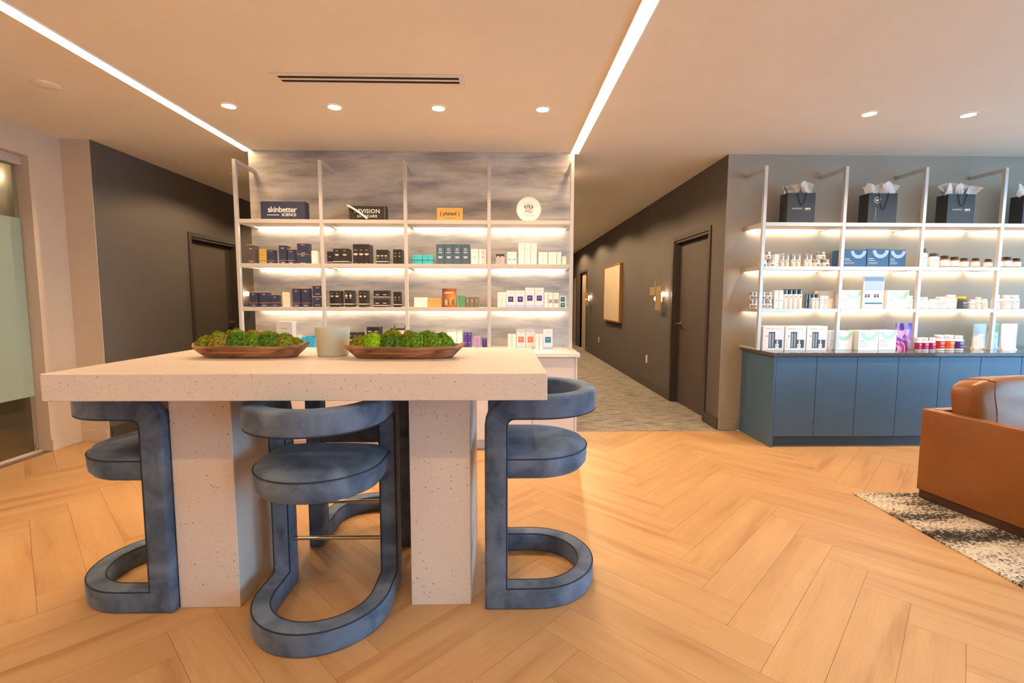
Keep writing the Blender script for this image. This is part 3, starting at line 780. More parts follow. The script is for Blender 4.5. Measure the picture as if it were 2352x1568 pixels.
MB().box(-.062, -.004, -.70, -.675, -.56, .56).build('frame_side', mat('oak_frame', (150, 106, 66), .5), f)
MB().box(-.062, -.004, .675, .70, -.56, .56).build('frame_side', MATS['oak_frame'], f)
MB().box(-.062, -.004, -.675, .675, .535, .56).build('frame_rail', MATS['oak_frame'], f)
MB().box(-.062, -.004, -.675, .675, -.56, -.535).build('frame_rail', MATS['oak_frame'], f)
def m_art():
    m = mat('abstract_canvas', (214, 196, 168), .8); t, b = nodes(m)
    v = N(t, 'TexVoronoi', Scale=1.6, Randomness=.8); v.distance = 'MANHATTAN'; t.links.new(coords(t, (1, 1, .8), rot=(.5, 0, 0)), v.inputs['Vector'])
    sx = N(t, 'SeparateColor'); t.links.new(v.outputs['Color'], sx.inputs[0])
    t.links.new(ramp(t, sx.outputs[0], [(0, s2l((206, 186, 158))), (.5, s2l((224, 208, 184))), (1, s2l((214, 190, 156)))]), b.inputs['Base Color']); return m
MB().box(-.052, -.006, -.673, .673, -.533, .533).build('canvas', m_art(), f)
tag(f, 'large pale abstract canvas in thin wooden frame on the corridor wall', 'picture')
def outlet(y, lab):
    r = empty('power_outlet', (2.25, y, .44))
    MB().box(-.006, 0, -.04, .04, -.06, .06).build('plate', M_OUTLET, r, bevel=.002, seg=1)
    for z in (-.022, .022): MB().box(-.008, -.006, -.017, .017, z - .014, z + .014).build('socket', mat('socket_face', (214, 206, 196), .4), r, bevel=.001, seg=1)
    tag(r, lab, 'outlet', 'corridor outlets')
outlet(7.33, 'nearer white outlet plate low on the charcoal corridor wall'); outlet(11.0, 'farther white outlet plate low on the charcoal corridor wall')
PRODUCTS = [
 {'z': 1.676, 'y': 4.56, 'items': [(-2.3695, -2.2945, 0.1756)], 'kind': 'carton', 'label': 'dark taupe carton with gold lid at the far left of the upper shelf', 'name': 'carton', 'cat': 'carton', 'group': None, 'd': 0.09, 'col': 'taupe_dark', 'deco': ['lid:gold', 'lines:cream:.8:.35', 'lines:cream:.14:.6'], 'deep': 0, 'deeplabel': None},
 {'z': 1.676, 'y': 4.56, 'items': [(-2.2577, -2.1905, 0.1367)], 'kind': 'carton', 'label': 'mustard yellow carton next to the dark taupe carton', 'name': 'carton', 'cat': 'carton', 'group': None, 'd': 0.06, 'col': 'mustard', 'deco': ['band:navy:.22:.03', 'lines:brownt:.6:.4'], 'deep': 0, 'deeplabel': None},
 {'z': 1.676, 'y': 4.56, 'items': [(-2.1808, -2.1164, 0.1297)], 'kind': 'carton', 'label': 'low navy carton right of the mustard yellow carton', 'name': 'carton', 'cat': 'carton', 'group': None, 'd': 0.06, 'col': 'navy', 'deco': ['band:copper:.24:.03', 'lines:grey:.9:.4', 'lines:white:.1:.5'], 'deep': 0, 'deeplabel': None},
 {'z': 1.676, 'y': 4.565, 'items': [(-2.0767, -2.0072, 0.1734)], 'kind': 'carton', 'label': 'tallest navy carton between two lower navy cartons', 'name': 'carton', 'cat': 'carton', 'group': None, 'd': 0.09, 'col': 'navy', 'deco': ['lid:gold', 'band:copper:.2:.025', 'lines:white:.85:.4', 'lines:white:.08:.5'], 'deep': 0, 'deeplabel': None},
 {'z': 1.676, 'y': 4.56, 'items': [(-1.9972, -1.9327, 0.1358)], 'kind': 'carton', 'label': 'low navy carton with gold lid left of the stacked navy pair', 'name': 'carton', 'cat': 'carton', 'group': None, 'd': 0.06, 'col': 'navy', 'deco': ['lid:gold', 'band:copper:.24:.03', 'lines:white:.85:.4', 'lines:white:.1:.5'], 'deep': 0, 'deeplabel': None},
 {'z': 1.676, 'y': 4.56, 'items': [(-1.9079, -1.8023, 0.091)], 'kind': 'carton', 'label': 'bottom navy carton of the stacked pair on the upper shelf', 'name': 'carton', 'cat': 'carton', 'group': 'stacked navy cartons', 'd': 0.075, 'col': 'navy', 'deco': ['lid:gold', 'lines:white:.85:.35', 'lines:white:.1:.45'], 'deep': 0, 'deeplabel': None},
 {'z': 1.7685, 'y': 4.56, 'items': [(-1.904, -1.7986, 0.1)], 'kind': 'carton', 'label': 'top navy carton of the stacked pair on the upper shelf', 'name': 'carton', 'cat': 'carton', 'group': 'stacked navy cartons', 'd': 0.075, 'col': 'navy', 'deco': ['lid:gold', 'lines:white:.85:.35', 'lines:white:.1:.45'], 'deep': 0, 'deeplabel': None},
 {'z': 1.676, 'y': 4.56, 'items': [(-1.7753, -1.7235, 0.1228)], 'kind': 'carton', 'label': 'lone plain white carton beside the stacked navy pair', 'name': 'carton', 'cat': 'carton', 'group': None, 'd': 0.06, 'col': 'white', 'deco': ['lines:grey:.8:.4'], 'deep': 0, 'deeplabel': None},
 {'z': 1.676, 'y': 4.56, 'items': [(-1.6302, -1.577, 0.1166)], 'kind': 'carton', 'label': 'shortest black carton at the left of the black row, upper shelf', 'name': 'carton', 'cat': 'carton', 'group': None, 'd': 0.06, 'col': 'black', 'deco': ['lines:white:.6:.4', 'band:white:.17:.04'], 'deep': 0, 'deeplabel': None},
 {'z': 1.676, 'y': 4.56, 'items': [(-1.5732, -1.5041, 0.144), (-1.5013, -1.4307, 0.1441)], 'kind': 'carton', 'label': 'mid-height black cartons with white band near their base', 'name': 'carton', 'cat': 'carton', 'group': 'black cartons with low white band', 'd': 0.05, 'col': 'black', 'deco': ['block:white:.62:.5', 'lines:grey:.86:.4', 'band:white:.17:.04'], 'deep': 1, 'deeplabel': 'black banded carton behind the right one of the mid-height pair'},
 {'z': 1.676, 'y': 4.56, 'items': [(-1.3891, -1.3402, 0.1852), (-1.338, -1.289, 0.1853), (-1.2868, -1.2378, 0.1854)], 'kind': 'carton', 'label': 'tall black cartons with white brand block', 'name': 'carton', 'cat': 'carton', 'group': 'tall black cartons', 'd': 0.032, 'col': 'black', 'deco': ['block:white:.52:.75', 'lines:grey:.72:.5', 'lines:grey:.05:.4'], 'deep': 3, 'deeplabel': 'tall black carton in a row behind the right one of the tall trio'},
 {'z': 1.676, 'y': 4.56, 'items': [(-1.1719, -1.1372, 0.1356), (-1.1358, -1.1018, 0.1356), (-1.1003, -1.0678, 0.1357)], 'kind': 'carton', 'label': 'narrow black cartons with a low white band', 'name': 'carton', 'cat': 'carton', 'group': 'narrow black cartons', 'd': 0.03, 'col': 'black', 'deco': ['block:white:.6:.7', 'lines:grey:.42:.6', 'band:white:.19:.045'], 'deep': 2, 'deeplabel': 'narrow black banded carton behind the right one of its trio'},
 {'z': 1.676, 'y': 4.56, 'items': [(-1.0164, -0.9773, 0.1395), (-0.9751, -0.9368, 0.1396)], 'kind': 'carton', 'label': 'plain black cartons beside the third post, upper shelf', 'name': 'carton', 'cat': 'carton', 'group': 'plain black cartons', 'd': 0.034, 'col': 'black', 'deco': ['lines:cream:.75:.5', 'lines:white:.55:.6'], 'deep': 2, 'deeplabel': 'plain black carton behind the right one beside the third post'},
 {'z': 1.676, 'y': 4.56, 'items': [(-0.8377, -0.7934, 0.0888), (-0.7913, -0.7484, 0.0889), (-0.7375, -0.6925, 0.089), (-0.6903, -0.6446, 0.0891)], 'kind': 'carton', 'label': 'turquoise cartons on the upper shelf', 'name': 'carton', 'cat': 'carton', 'group': 'turquoise cartons', 'd': 0.05, 'col': 'turquoise', 'deco': ['lines:tealt:.8:.5', 'band:tealt:.45:.12', 'lines:tealt:.2:.5'], 'deep': 0, 'deeplabel': None},
 {'z': 1.676, 'y': 4.56, 'items': [(-0.6134, -0.5372, 0.1886), (-0.5343, -0.4587, 0.1887), (-0.4558, -0.3795, 0.1889), (-0.3766, -0.3016, 0.1891)], 'kind': 'carton', 'label': 'tall slate blue cartons with white print', 'name': 'carton', 'cat': 'carton', 'group': 'slate blue cartons', 'd': 0.085, 'col': 'slate', 'deco': ['ring:white:.74:.34', 'lines:white:.6:.6', 'block:white:.38:.5'], 'deep': 0, 'deeplabel': None},
 {'z': 1.676, 'y': 4.56, 'items': [(-0.2881, -0.2182, 0.1462), (-0.2145, -0.146, 0.1463)], 'kind': 'carton', 'label': 'pale lilac cartons beside the slate blue ones', 'name': 'carton', 'cat': 'carton', 'group': 'pale lilac cartons', 'd': 0.06, 'col': 'lilac_white', 'deco': ['lines:lav:.8:.6', 'dot:dark:.47:.12'], 'deep': 0, 'deeplabel': None},
 {'z': 1.676, 'y': 4.56, 'items': [(-0.0512, -0.0132, 0.1005), (-0.011, 0.0255, 0.1006)], 'kind': 'carton', 'label': 'small grey cartons with black top', 'name': 'carton', 'cat': 'carton', 'group': 'small grey and black cartons', 'd': 0.04, 'col': 'grey', 'deco': ['band:black:.87:.24', 'block:white:.8:.5'], 'deep': 0, 'deeplabel': None},
 {'z': 1.676, 'y': 4.56, 'items': [(0.0526, 0.095, 0.1202), (0.098, 0.1404, 0.1203)], 'kind': 'carton', 'label': 'short white cartons with a dark label mark', 'name': 'carton', 'cat': 'carton', 'group': 'short white cartons', 'd': 0.05, 'col': 'white', 'deco': ['lines:grey:.78:.4', 'block:dark:.43:.45'], 'deep': 0, 'deeplabel': None},
 {'z': 1.676, 'y': 4.56, 'items': [(0.1586, 0.2141, 0.2034), (0.2171, 0.2719, 0.2036), (0.2749, 0.3305, 0.2037)], 'kind': 'carton', 'label': 'tallest white cartons below the round sign', 'name': 'carton', 'cat': 'carton', 'group': 'tall white cartons', 'd': 0.06, 'col': 'white', 'deco': ['lines:grey:.75:.4', 'line:grey:.6:.9', 'line:grey:.45:.6'], 'deep': 0, 'deeplabel': None},
 {'z': 1.676, 'y': 4.56, 'items': [(0.347, 0.3888, 0.1209), (0.391, 0.4321, 0.121)], 'kind': 'carton', 'label': 'short plain white cartons right of the tall white trio', 'name': 'carton', 'cat': 'carton', 'group': 'short plain white cartons', 'd': 0.05, 'col': 'white', 'deco': ['lines:grey:.75:.4', 'line:grey:.4:.7'], 'deep': 0, 'deeplabel': None},
 {'z': 1.676, 'y': 4.56, 'items': [(0.4401, 0.4783, 0.1211), (0.4805, 0.518, 0.1212), (0.5231, 0.562, 0.1213)], 'kind': 'carton', 'label': 'narrow white cartons near the right end, upper shelf', 'name': 'carton', 'cat': 'carton', 'group': 'narrow white cartons', 'd': 0.05, 'col': 'white', 'deco': ['lines:grey:.75:.4', 'line:grey:.4:.7'], 'deep': 0, 'deeplabel': None},
 {'z': 1.676, 'y': 4.56, 'items': [(0.572, 0.6087, 0.0815)], 'kind': 'carton', 'label': 'smallest white carton at the right end of the upper shelf', 'name': 'carton', 'cat': 'carton', 'group': None, 'd': 0.05, 'col': 'white', 'deco': ['lines:grey:.8:.4'], 'deep': 0, 'deeplabel': None},
 {'z': 1.277, 'y': 4.56, 'items': [(-2.3628, -2.2942, 0.1372)], 'kind': 'carton', 'label': 'leftmost navy carton with copper band on the lower shelf', 'name': 'carton', 'cat': 'carton', 'group': None, 'd': 0.06, 'col': 'navy', 'deco': ['lid:gold', 'band:copper:.28:.03', 'lines:white:.85:.3', 'lines:white:.1:.6'], 'deep': 0, 'deeplabel': None},
 {'z': 1.277, 'y': 4.56, 'items': [(-2.2654, -2.1927, 0.1372)], 'kind': 'carton', 'label': 'second navy carton from the left end of the lower shelf', 'name': 'carton', 'cat': 'carton', 'group': None, 'd': 0.075, 'col': 'navy', 'deco': ['lid:gold', 'band:copper:.27:.03', 'lines:white:.85:.4', 'lines:white:.1:.6'], 'deep': 0, 'deeplabel': None},
 {'z': 1.277, 'y': 4.56, 'items': [(-2.16, -2.0975, 0.1144)], 'kind': 'carton', 'label': 'lower navy carton left of the cream carton, lower shelf', 'name': 'carton', 'cat': 'carton', 'group': None, 'd': 0.06, 'col': 'navy', 'deco': ['lid:gold', 'band:copper:.35:.035', 'lines:white:.8:.3', 'lines:white:.12:.7'], 'deep': 0, 'deeplabel': None},
 {'z': 1.277, 'y': 4.56, 'items': [(-2.0579, -1.9905, 0.14)], 'kind': 'carton', 'label': 'cream carton among the navy cartons, lower shelf', 'name': 'carton', 'cat': 'carton', 'group': None, 'd': 0.06, 'col': 'cream', 'deco': ['lid:gold', 'line:grey:.33:.95', 'lines:grey:.8:.4'], 'deep': 0, 'deeplabel': None},
 {'z': 1.277, 'y': 4.56, 'items': [(-1.9644, -1.8956, 0.1746), (-1.8771, -1.8048, 0.1746)], 'kind': 'carton', 'label': 'tall navy cartons right of the cream carton', 'name': 'carton', 'cat': 'carton', 'group': 'tall navy cartons', 'd': 0.06, 'col': 'navy', 'deco': ['lid:gold', 'band:copper:.21:.02', 'lines:white:.85:.3', 'lines:white:.08:.6'], 'deep': 0, 'deeplabel': None},
 {'z': 1.277, 'y': 4.56, 'items': [(-1.7787, -1.6835, 0.0937)], 'kind': 'carton', 'label': 'bottom navy carton of the stack behind the second post', 'name': 'carton', 'cat': 'carton', 'group': 'navy stack by post', 'd': 0.075, 'col': 'navy', 'deco': ['lid:copper', 'lines:white:.8:.4', 'lines:white:.2:.5'], 'deep': 0, 'deeplabel': None},
 {'z': 1.379, 'y': 4.56, 'items': [(-1.775, -1.6799, 0.0969)], 'kind': 'carton', 'label': 'top navy carton of the stack behind the second post', 'name': 'carton', 'cat': 'carton', 'group': 'navy stack by post', 'd': 0.075, 'col': 'navy', 'deco': ['lid:copper', 'lines:white:.8:.4', 'lines:white:.2:.5'], 'deep': 0, 'deeplabel': None},
 {'z': 1.277, 'y': 4.56, 'items': [(-1.616, -1.5725, 0.1513), (-1.5704, -1.5269, 0.1513)], 'kind': 'carton', 'label': 'black banded cartons just right of the second post', 'name': 'carton', 'cat': 'carton', 'group': 'black banded pair one', 'd': 0.04, 'col': 'black', 'deco': ['block:white:.68:.65', 'lines:grey:.85:.5', 'band:white:.18:.04'], 'deep': 2, 'deeplabel': 'black banded carton behind the pair just right of the second post'},
 {'z': 1.277, 'y': 4.56, 'items': [(-1.4798, -1.4432, 0.1555), (-1.4411, -1.4031, 0.1555)], 'kind': 'carton', 'label': 'black banded cartons second group from the second post', 'name': 'carton', 'cat': 'carton', 'group': 'black banded pair two', 'd': 0.034, 'col': 'black', 'deco': ['dot:cream:.68:.5', 'lines:white:.55:.5', 'lines:grey:.85:.5', 'band:white:.18:.04'], 'deep': 2, 'deeplabel': 'black banded carton behind the second black group, lower shelf'},
 {'z': 1.277, 'y': 4.56, 'items': [(-1.345, -1.3097, 0.1555), (-1.3076, -1.2709, 0.1555)], 'kind': 'carton', 'label': 'black banded cartons in the middle of the black row', 'name': 'carton', 'cat': 'carton', 'group': 'black banded pair three', 'd': 0.034, 'col': 'black', 'deco': ['block:white:.66:.6', 'lines:grey:.85:.5', 'band:white:.18:.04'], 'deep': 2, 'deeplabel': 'black banded carton behind the third black group, lower shelf'},
 {'z': 1.277, 'y': 4.56, 'items': [(-1.2078, -1.1398, 0.0757), (-1.1377, -1.0689, 0.0757)], 'kind': 'carton', 'label': 'squat black cartons in the bottom layer of the square stack', 'name': 'carton', 'cat': 'carton', 'group': 'squat black cartons', 'd': 0.05, 'col': 'black', 'deco': ['block:white:.5:.5', 'band:white:.2:.07'], 'deep': 1, 'deeplabel': 'squat black carton behind the bottom layer of the square stack'},
 {'z': 1.3565, 'y': 4.56, 'items': [(-1.2058, -1.1379, 0.0761), (-1.1358, -1.0671, 0.0761)], 'kind': 'carton', 'label': 'squat black cartons in the top layer of the square stack', 'name': 'carton', 'cat': 'carton', 'group': 'squat black cartons', 'd': 0.05, 'col': 'black', 'deco': ['block:white:.5:.5', 'band:white:.2:.07'], 'deep': 1, 'deeplabel': 'squat black carton behind the top layer of the square stack'},
 {'z': 1.277, 'y': 4.56, 'items': [(-1.0209, -0.9862, 0.1439), (-0.9841, -0.9514, 0.1439)], 'kind': 'carton', 'label': 'slim black cartons next to the third post, lower shelf', 'name': 'carton', 'cat': 'carton', 'group': 'slim black cartons', 'd': 0.03, 'col': 'black', 'deco': ['lines:white:.65:.6', 'dot:brownt:.48:.4', 'band:white:.17:.04'], 'deep': 1, 'deeplabel': 'slim black carton behind the pair next to the third post'},
 {'z': 1.277, 'y': 4.56, 'items': [(-0.8272, -0.7863, 0.0917), (-0.7848, -0.7439, 0.0917), (-0.7424, -0.7022, 0.0917)], 'kind': 'carton', 'label': 'small white cartons beside the gold trio', 'name': 'carton', 'cat': 'carton', 'group': 'small white cartons', 'd': 0.05, 'col': 'white', 'deco': ['lines:grey:.75:.5'], 'deep': 0, 'deeplabel': None},
 {'z': 1.277, 'y': 4.56, 'items': [(-0.6993, -0.6583, 0.0859), (-0.6569, -0.6151, 0.0859), (-0.6136, -0.5697, 0.0859)], 'kind': 'carton', 'label': 'small golden tan cartons with faint print', 'name': 'carton', 'cat': 'carton', 'group': 'golden tan cartons', 'd': 0.05, 'col': 'gold_tan', 'deco': ['lines:brownt:.7:.5'], 'deep': 0, 'deeplabel': None},
 {'z': 1.277, 'y': 4.56, 'items': [(-0.5612, -0.4324, 0.175)], 'kind': 'poster', 'label': 'brown printed display box with bottles picture between gold and green cartons', 'name': 'display_box', 'cat': 'display box', 'group': None, 'd': 0.04, 'col': 'brown_print', 'deco': [], 'deep': 0, 'deeplabel': None},
 {'z': 1.277, 'y': 4.56, 'items': [(-0.4176, -0.3956, 0.1093), (-0.3941, -0.3721, 0.1093), (-0.3707, -0.3472, 0.1093)], 'kind': 'carton', 'label': 'slim green cartons right of the brown display box', 'name': 'carton', 'cat': 'carton', 'group': 'slim green cartons', 'd': 0.05, 'col': 'green', 'deco': ['line:greenl:.8:.6', 'line:greenl:.5:.6'], 'deep': 0, 'deeplabel': None},
 {'z': 1.277, 'y': 4.56, 'items': [(-0.3422, -0.3025, 0.0939), (-0.3003, -0.2606, 0.094), (-0.2584, -0.2172, 0.094)], 'kind': 'carton', 'label': 'small taupe cartons right of the green ones', 'name': 'carton', 'cat': 'carton', 'group': 'small taupe cartons', 'd': 0.05, 'col': 'taupe', 'deco': ['lines:white:.72:.6', 'lines:white:.55:.3'], 'deep': 0, 'deeplabel': None},
 {'z': 1.277, 'y': 4.56, 'items': [(-0.0398, 0.0007, 0.1424), (0.0029, 0.0412, 0.1424)], 'kind': 'carton', 'label': 'narrow white cartons with outlined label, left end of the fourth bay', 'name': 'carton', 'cat': 'carton', 'group': 'narrow white outlined cartons', 'd': 0.05, 'col': 'white', 'deco': ['ring:grey:.8:.3', 'sqo:grey:.4:.75', 'line:grey:.08:.95'], 'deep': 0, 'deeplabel': None},
 {'z': 1.277, 'y': 4.56, 'items': [(0.0435, 0.1296, 0.1592), (0.1326, 0.2203, 0.1593)], 'kind': 'carton', 'label': 'shorter pale cartons with purple square and blue base', 'name': 'carton', 'cat': 'carton', 'group': 'pale cartons with purple square', 'd': 0.07, 'col': 'lilac_white', 'deco': ['ring:grey:.85:.15', 'square:purple:.48:.58', 'base:skyb:.16'], 'deep': 0, 'deeplabel': None},
 {'z': 1.277, 'y': 4.56, 'items': [(0.2239, 0.3117, 0.1857), (0.3146, 0.4002, 0.1857)], 'kind': 'carton', 'label': 'taller pale cartons with purple square and blue base', 'name': 'carton', 'cat': 'carton', 'group': 'pale cartons with purple square', 'd': 0.07, 'col': 'lilac_white', 'deco': ['ring:grey:.86:.15', 'square:purple:.47:.58', 'base:skyb:.14'], 'deep': 0, 'deeplabel': None},
 {'z': 1.277, 'y': 4.56, 'items': [(0.4042, 0.4396, 0.1425)], 'kind': 'carton', 'label': 'narrow white carton right of the tall purple-square pair', 'name': 'carton', 'cat': 'carton', 'group': None, 'd': 0.05, 'col': 'white', 'deco': ['ring:grey:.8:.3', 'sqo:grey:.4:.75'], 'deep': 0, 'deeplabel': None},
 {'z': 1.277, 'y': 4.56, 'items': [(0.4434, 0.4877, 0.1389), (0.4922, 0.5432, 0.1389)], 'kind': 'carton', 'label': 'narrow white cartons with grey square label', 'name': 'carton', 'cat': 'carton', 'group': 'white cartons with grey square', 'd': 0.05, 'col': 'white', 'deco': ['ring:grey:.82:.3', 'square:greyd:.42:.75'], 'deep': 0, 'deeplabel': None},
 {'z': 1.277, 'y': 4.56, 'items': [(0.5506, 0.6114, 0.0499)], 'kind': 'carton', 'label': 'bottom white carton with teal label, right end stack', 'name': 'carton', 'cat': 'carton', 'group': 'teal label stack', 'd': 0.06, 'col': 'white', 'deco': ['square:tealt:.45:.7'], 'deep': 0, 'deeplabel': None},
 {'z': 1.3325, 'y': 4.56, 'items': [(0.5501, 0.6109, 0.0518)], 'kind': 'carton', 'label': 'top white carton with teal label, right end stack', 'name': 'carton', 'cat': 'carton', 'group': 'teal label stack', 'd': 0.06, 'col': 'white', 'deco': ['square:tealt:.45:.7'], 'deep': 0, 'deeplabel': None},
 {'z': 0.88, 'y': 4.6, 'items': [(-2.1446, -1.9961, 0.2561)], 'kind': 'carton', 'label': 'large white carton with pink lettering behind the left moss bowl', 'name': 'carton', 'cat': 'carton', 'group': None, 'd': 0.09, 'col': 'white', 'deco': ['lines:pinkt:.75:.5', 'lines:pinkt:.6:.4'], 'deep': 0, 'deeplabel': None},
 {'z': 0.88, 'y': 4.58, 'items': [(-1.9435, -1.9052, 0.1337)], 'kind': 'carton', 'label': 'small low white carton beside the large white carton on the counter', 'name': 'carton', 'cat': 'carton', 'group': None, 'd': 0.05, 'col': 'white', 'deco': ['line:grey:.5:.6'], 'deep': 0, 'deeplabel': None},
 {'z': 0.88, 'y': 4.56, 'items': [(-1.8957, -1.8506, 0.1119)], 'kind': 'carton', 'label': 'lower bright blue carton left of the frosted candle', 'name': 'carton', 'cat': 'carton', 'group': None, 'd': 0.05, 'col': 'blue', 'deco': ['line:skyb:.6:.6'], 'deep': 0, 'deeplabel': None},
 {'z': 0.88, 'y': 4.56, 'items': [(-1.8473, -1.7862, 0.1245)], 'kind': 'carton', 'label': 'taller bright blue carton left of the frosted candle', 'name': 'carton', 'cat': 'carton', 'group': None, 'd': 0.06, 'col': 'blue', 'deco': ['line:skyb:.4:.7'], 'deep': 0, 'deeplabel': None},
 {'z': 0.88, 'y': 4.56, 'items': [(-1.4471, -1.4108, 0.1576), (-1.4088, -1.3725, 0.1575), (-1.3704, -1.3342, 0.1575)], 'kind': 'carton', 'label': 'low black cartons right of the frosted candle', 'name': 'carton', 'cat': 'carton', 'group': 'low black counter cartons', 'd': 0.04, 'col': 'black', 'deco': ['block:white:.55:.5', 'lines:grey:.8:.6'], 'deep': 2, 'deeplabel': 'low black carton behind the trio right of the candle'},
 {'z': 0.88, 'y': 4.56, 'items': [(-1.2784, -1.2213, 0.2093), (-1.2185, -1.1585, 0.2093)], 'kind': 'carton', 'label': 'taller black cartons on the counter behind the right bowl', 'name': 'carton', 'cat': 'carton', 'group': 'taller black counter cartons', 'd': 0.04, 'col': 'black', 'deco': ['lines:white:.8:.7', 'block:white:.62:.6'], 'deep': 2, 'deeplabel': 'taller black carton behind the pair behind the right bowl'},
 {'z': 0.88, 'y': 4.56, 'items': [(-1.0527, -0.9059, 0.195)], 'kind': 'tray', 'label': 'white acrylic display caddy with black rim beside the third post', 'name': 'display_caddy', 'cat': 'caddy', 'group': None, 'd': 0.12, 'col': 'white', 'deco': [], 'deep': 0, 'deeplabel': None},
 {'z': 0.88, 'y': 4.56, 'items': [(-0.6245, -0.5877, 0.1662), (-0.5847, -0.5398, 0.1662)], 'kind': 'carton', 'label': 'greyish white cartons behind the right bowl', 'name': 'carton', 'cat': 'carton', 'group': 'greyish white cartons', 'd': 0.05, 'col': 'greyw', 'deco': ['line:grey:.8:.6'], 'deep': 0, 'deeplabel': None},
 {'z': 0.88, 'y': 4.56, 'items': [(-0.5197, -0.4282, 0.1809), (-0.4252, -0.3728, 0.1808)], 'kind': 'carton', 'label': 'plain white cartons above the right end of the right bowl', 'name': 'carton', 'cat': 'carton', 'group': 'plain white counter cartons', 'd': 0.07, 'col': 'white', 'deco': ['line:grey:.5:.95'], 'deep': 0, 'deeplabel': None},
 {'z': 0.88, 'y': 4.56, 'items': [(-0.3634, -0.3257, 0.157), (-0.3235, -0.288, 0.1569)], 'kind': 'carton', 'label': 'deep purple cartons on the white counter', 'name': 'carton', 'cat': 'carton', 'group': 'deep purple cartons', 'd': 0.05, 'col': 'purple', 'deco': ['lines:lav:.9:.6', 'lines:lav:.4:.6', 'lines:lav:.1:.6'], 'deep': 0, 'deeplabel': None},
 {'z': 0.88, 'y': 4.56, 'items': [(-0.2705, -0.2357, 0.1197), (-0.2328, -0.2002, 0.1196)], 'kind': 'carton', 'label': 'small lilac cartons on the white counter', 'name': 'carton', 'cat': 'carton', 'group': 'small lilac cartons', 'd': 0.05, 'col': 'lilac', 'deco': ['line:lav:.5:.9'], 'deep': 0, 'deeplabel': None},
 {'z': 0.88, 'y': 4.56, 'items': [(-0.1877, -0.164, 0.1024), (-0.161, -0.1395, 0.1024)], 'kind': 'carton', 'label': 'smallest purple cartons beside the fourth post', 'name': 'carton', 'cat': 'carton', 'group': 'smallest purple cartons', 'd': 0.04, 'col': 'purple', 'deco': ['lines:lav:.9:.6', 'block:lav:.15:.6'], 'deep': 0, 'deeplabel': None},
 {'z': 0.88, 'y': 4.56, 'items': [(0.0593, 0.0964, 0.1415), (0.1002, 0.1358, 0.1414)], 'kind': 'carton', 'label': 'narrow white cartons left of the coral-square pair', 'name': 'carton', 'cat': 'carton', 'group': 'narrow white counter cartons', 'd': 0.05, 'col': 'white', 'deco': ['ring:grey:.78:.4', 'sqo:grey:.4:.75'], 'deep': 0, 'deeplabel': None},
 {'z': 0.88, 'y': 4.56, 'items': [(0.141, 0.2293, 0.1874), (0.2323, 0.3192, 0.1873)], 'kind': 'carton', 'label': 'pale cartons with coral square on the counter', 'name': 'carton', 'cat': 'carton', 'group': 'coral square cartons', 'd': 0.07, 'col': 'lilac_white', 'deco': ['ring:grey:.83:.2', 'square:coral:.48:.62', 'base:skyb:.12'], 'deep': 0, 'deeplabel': None},
 {'z': 0.88, 'y': 4.47, 'items': [(0.3167, 0.351, 0.1475), (0.3547, 0.3882, 0.1474)], 'kind': 'carton', 'label': 'narrow white cartons between coral and teal squares', 'name': 'carton', 'cat': 'carton', 'group': 'narrow white counter cartons, nearer pair', 'd': 0.05, 'col': 'white', 'deco': ['ring:grey:.8:.4', 'sqo:grey:.45:.75'], 'deep': 0, 'deeplabel': None},
 {'z': 0.88, 'y': 4.52, 'items': [(0.396, 0.4838, 0.1895)], 'kind': 'carton', 'label': 'pale carton with teal square at the right end of the counter', 'name': 'carton', 'cat': 'carton', 'group': None, 'd': 0.07, 'col': 'lilac_white', 'deco': ['ring:grey:.83:.2', 'square:tealt:.48:.62', 'base:skyb:.12'], 'deep': 0, 'deeplabel': None},
 {'z': 1.667, 'y': 4.57, 'items': [(2.5552, 2.6292, 0.0736)], 'kind': 'jar', 'label': 'bottom jar of the left jar pyramid, upper shelf over blue cabinets', 'name': 'cream_jar', 'cat': 'jar', 'group': None, 'd': 0, 'col': 'silver', 'deco': [], 'deep': 0, 'deeplabel': None},
 {'z': 1.667, 'y': 4.57, 'items': [(2.4785, 2.551, 0.0734)], 'kind': 'jar', 'label': 'jar partly behind the first post, left jar pyramid base', 'name': 'cream_jar', 'cat': 'jar', 'group': None, 'd': 0, 'col': 'silver', 'deco': [], 'deep': 0, 'deeplabel': None},
 {'z': 1.7438, 'y': 4.57, 'items': [(2.5129, 2.5868, 0.0668)], 'kind': 'jar', 'label': 'top jar of the left jar pyramid on the upper shelf', 'name': 'cream_jar', 'cat': 'jar', 'group': None, 'd': 0.06, 'col': 'silver', 'deco': [], 'deep': 0, 'deeplabel': None},
 {'z': 1.667, 'y': 4.6, 'items': [(2.6246, 2.685, 0.1215)], 'kind': 'carton', 'label': 'plain white carton left of the clear bottles, upper shelf', 'name': 'carton', 'cat': 'carton', 'group': None, 'd': 0.05, 'col': 'white', 'deco': ['lines:brownt:.3:.4'], 'deep': 0, 'deeplabel': None},
 {'z': 1.667, 'y': 4.57, 'items': [(2.6714, 2.7105, 0.1235), (2.7189, 2.7552, 0.1236), (2.7804, 2.8202, 0.1238), (2.8293, 2.867, 0.1239), (2.9062, 2.9411, 0.124), (2.9439, 2.9775, 0.1241)], 'kind': 'pump', 'label': 'slim white and silver serum bottles on the upper shelf', 'name': 'serum_bottle', 'cat': 'bottle', 'group': 'serum bottles, upper shelf', 'd': 0.06, 'col': 'silver', 'deco': [], 'deep': 0, 'deeplabel': None},
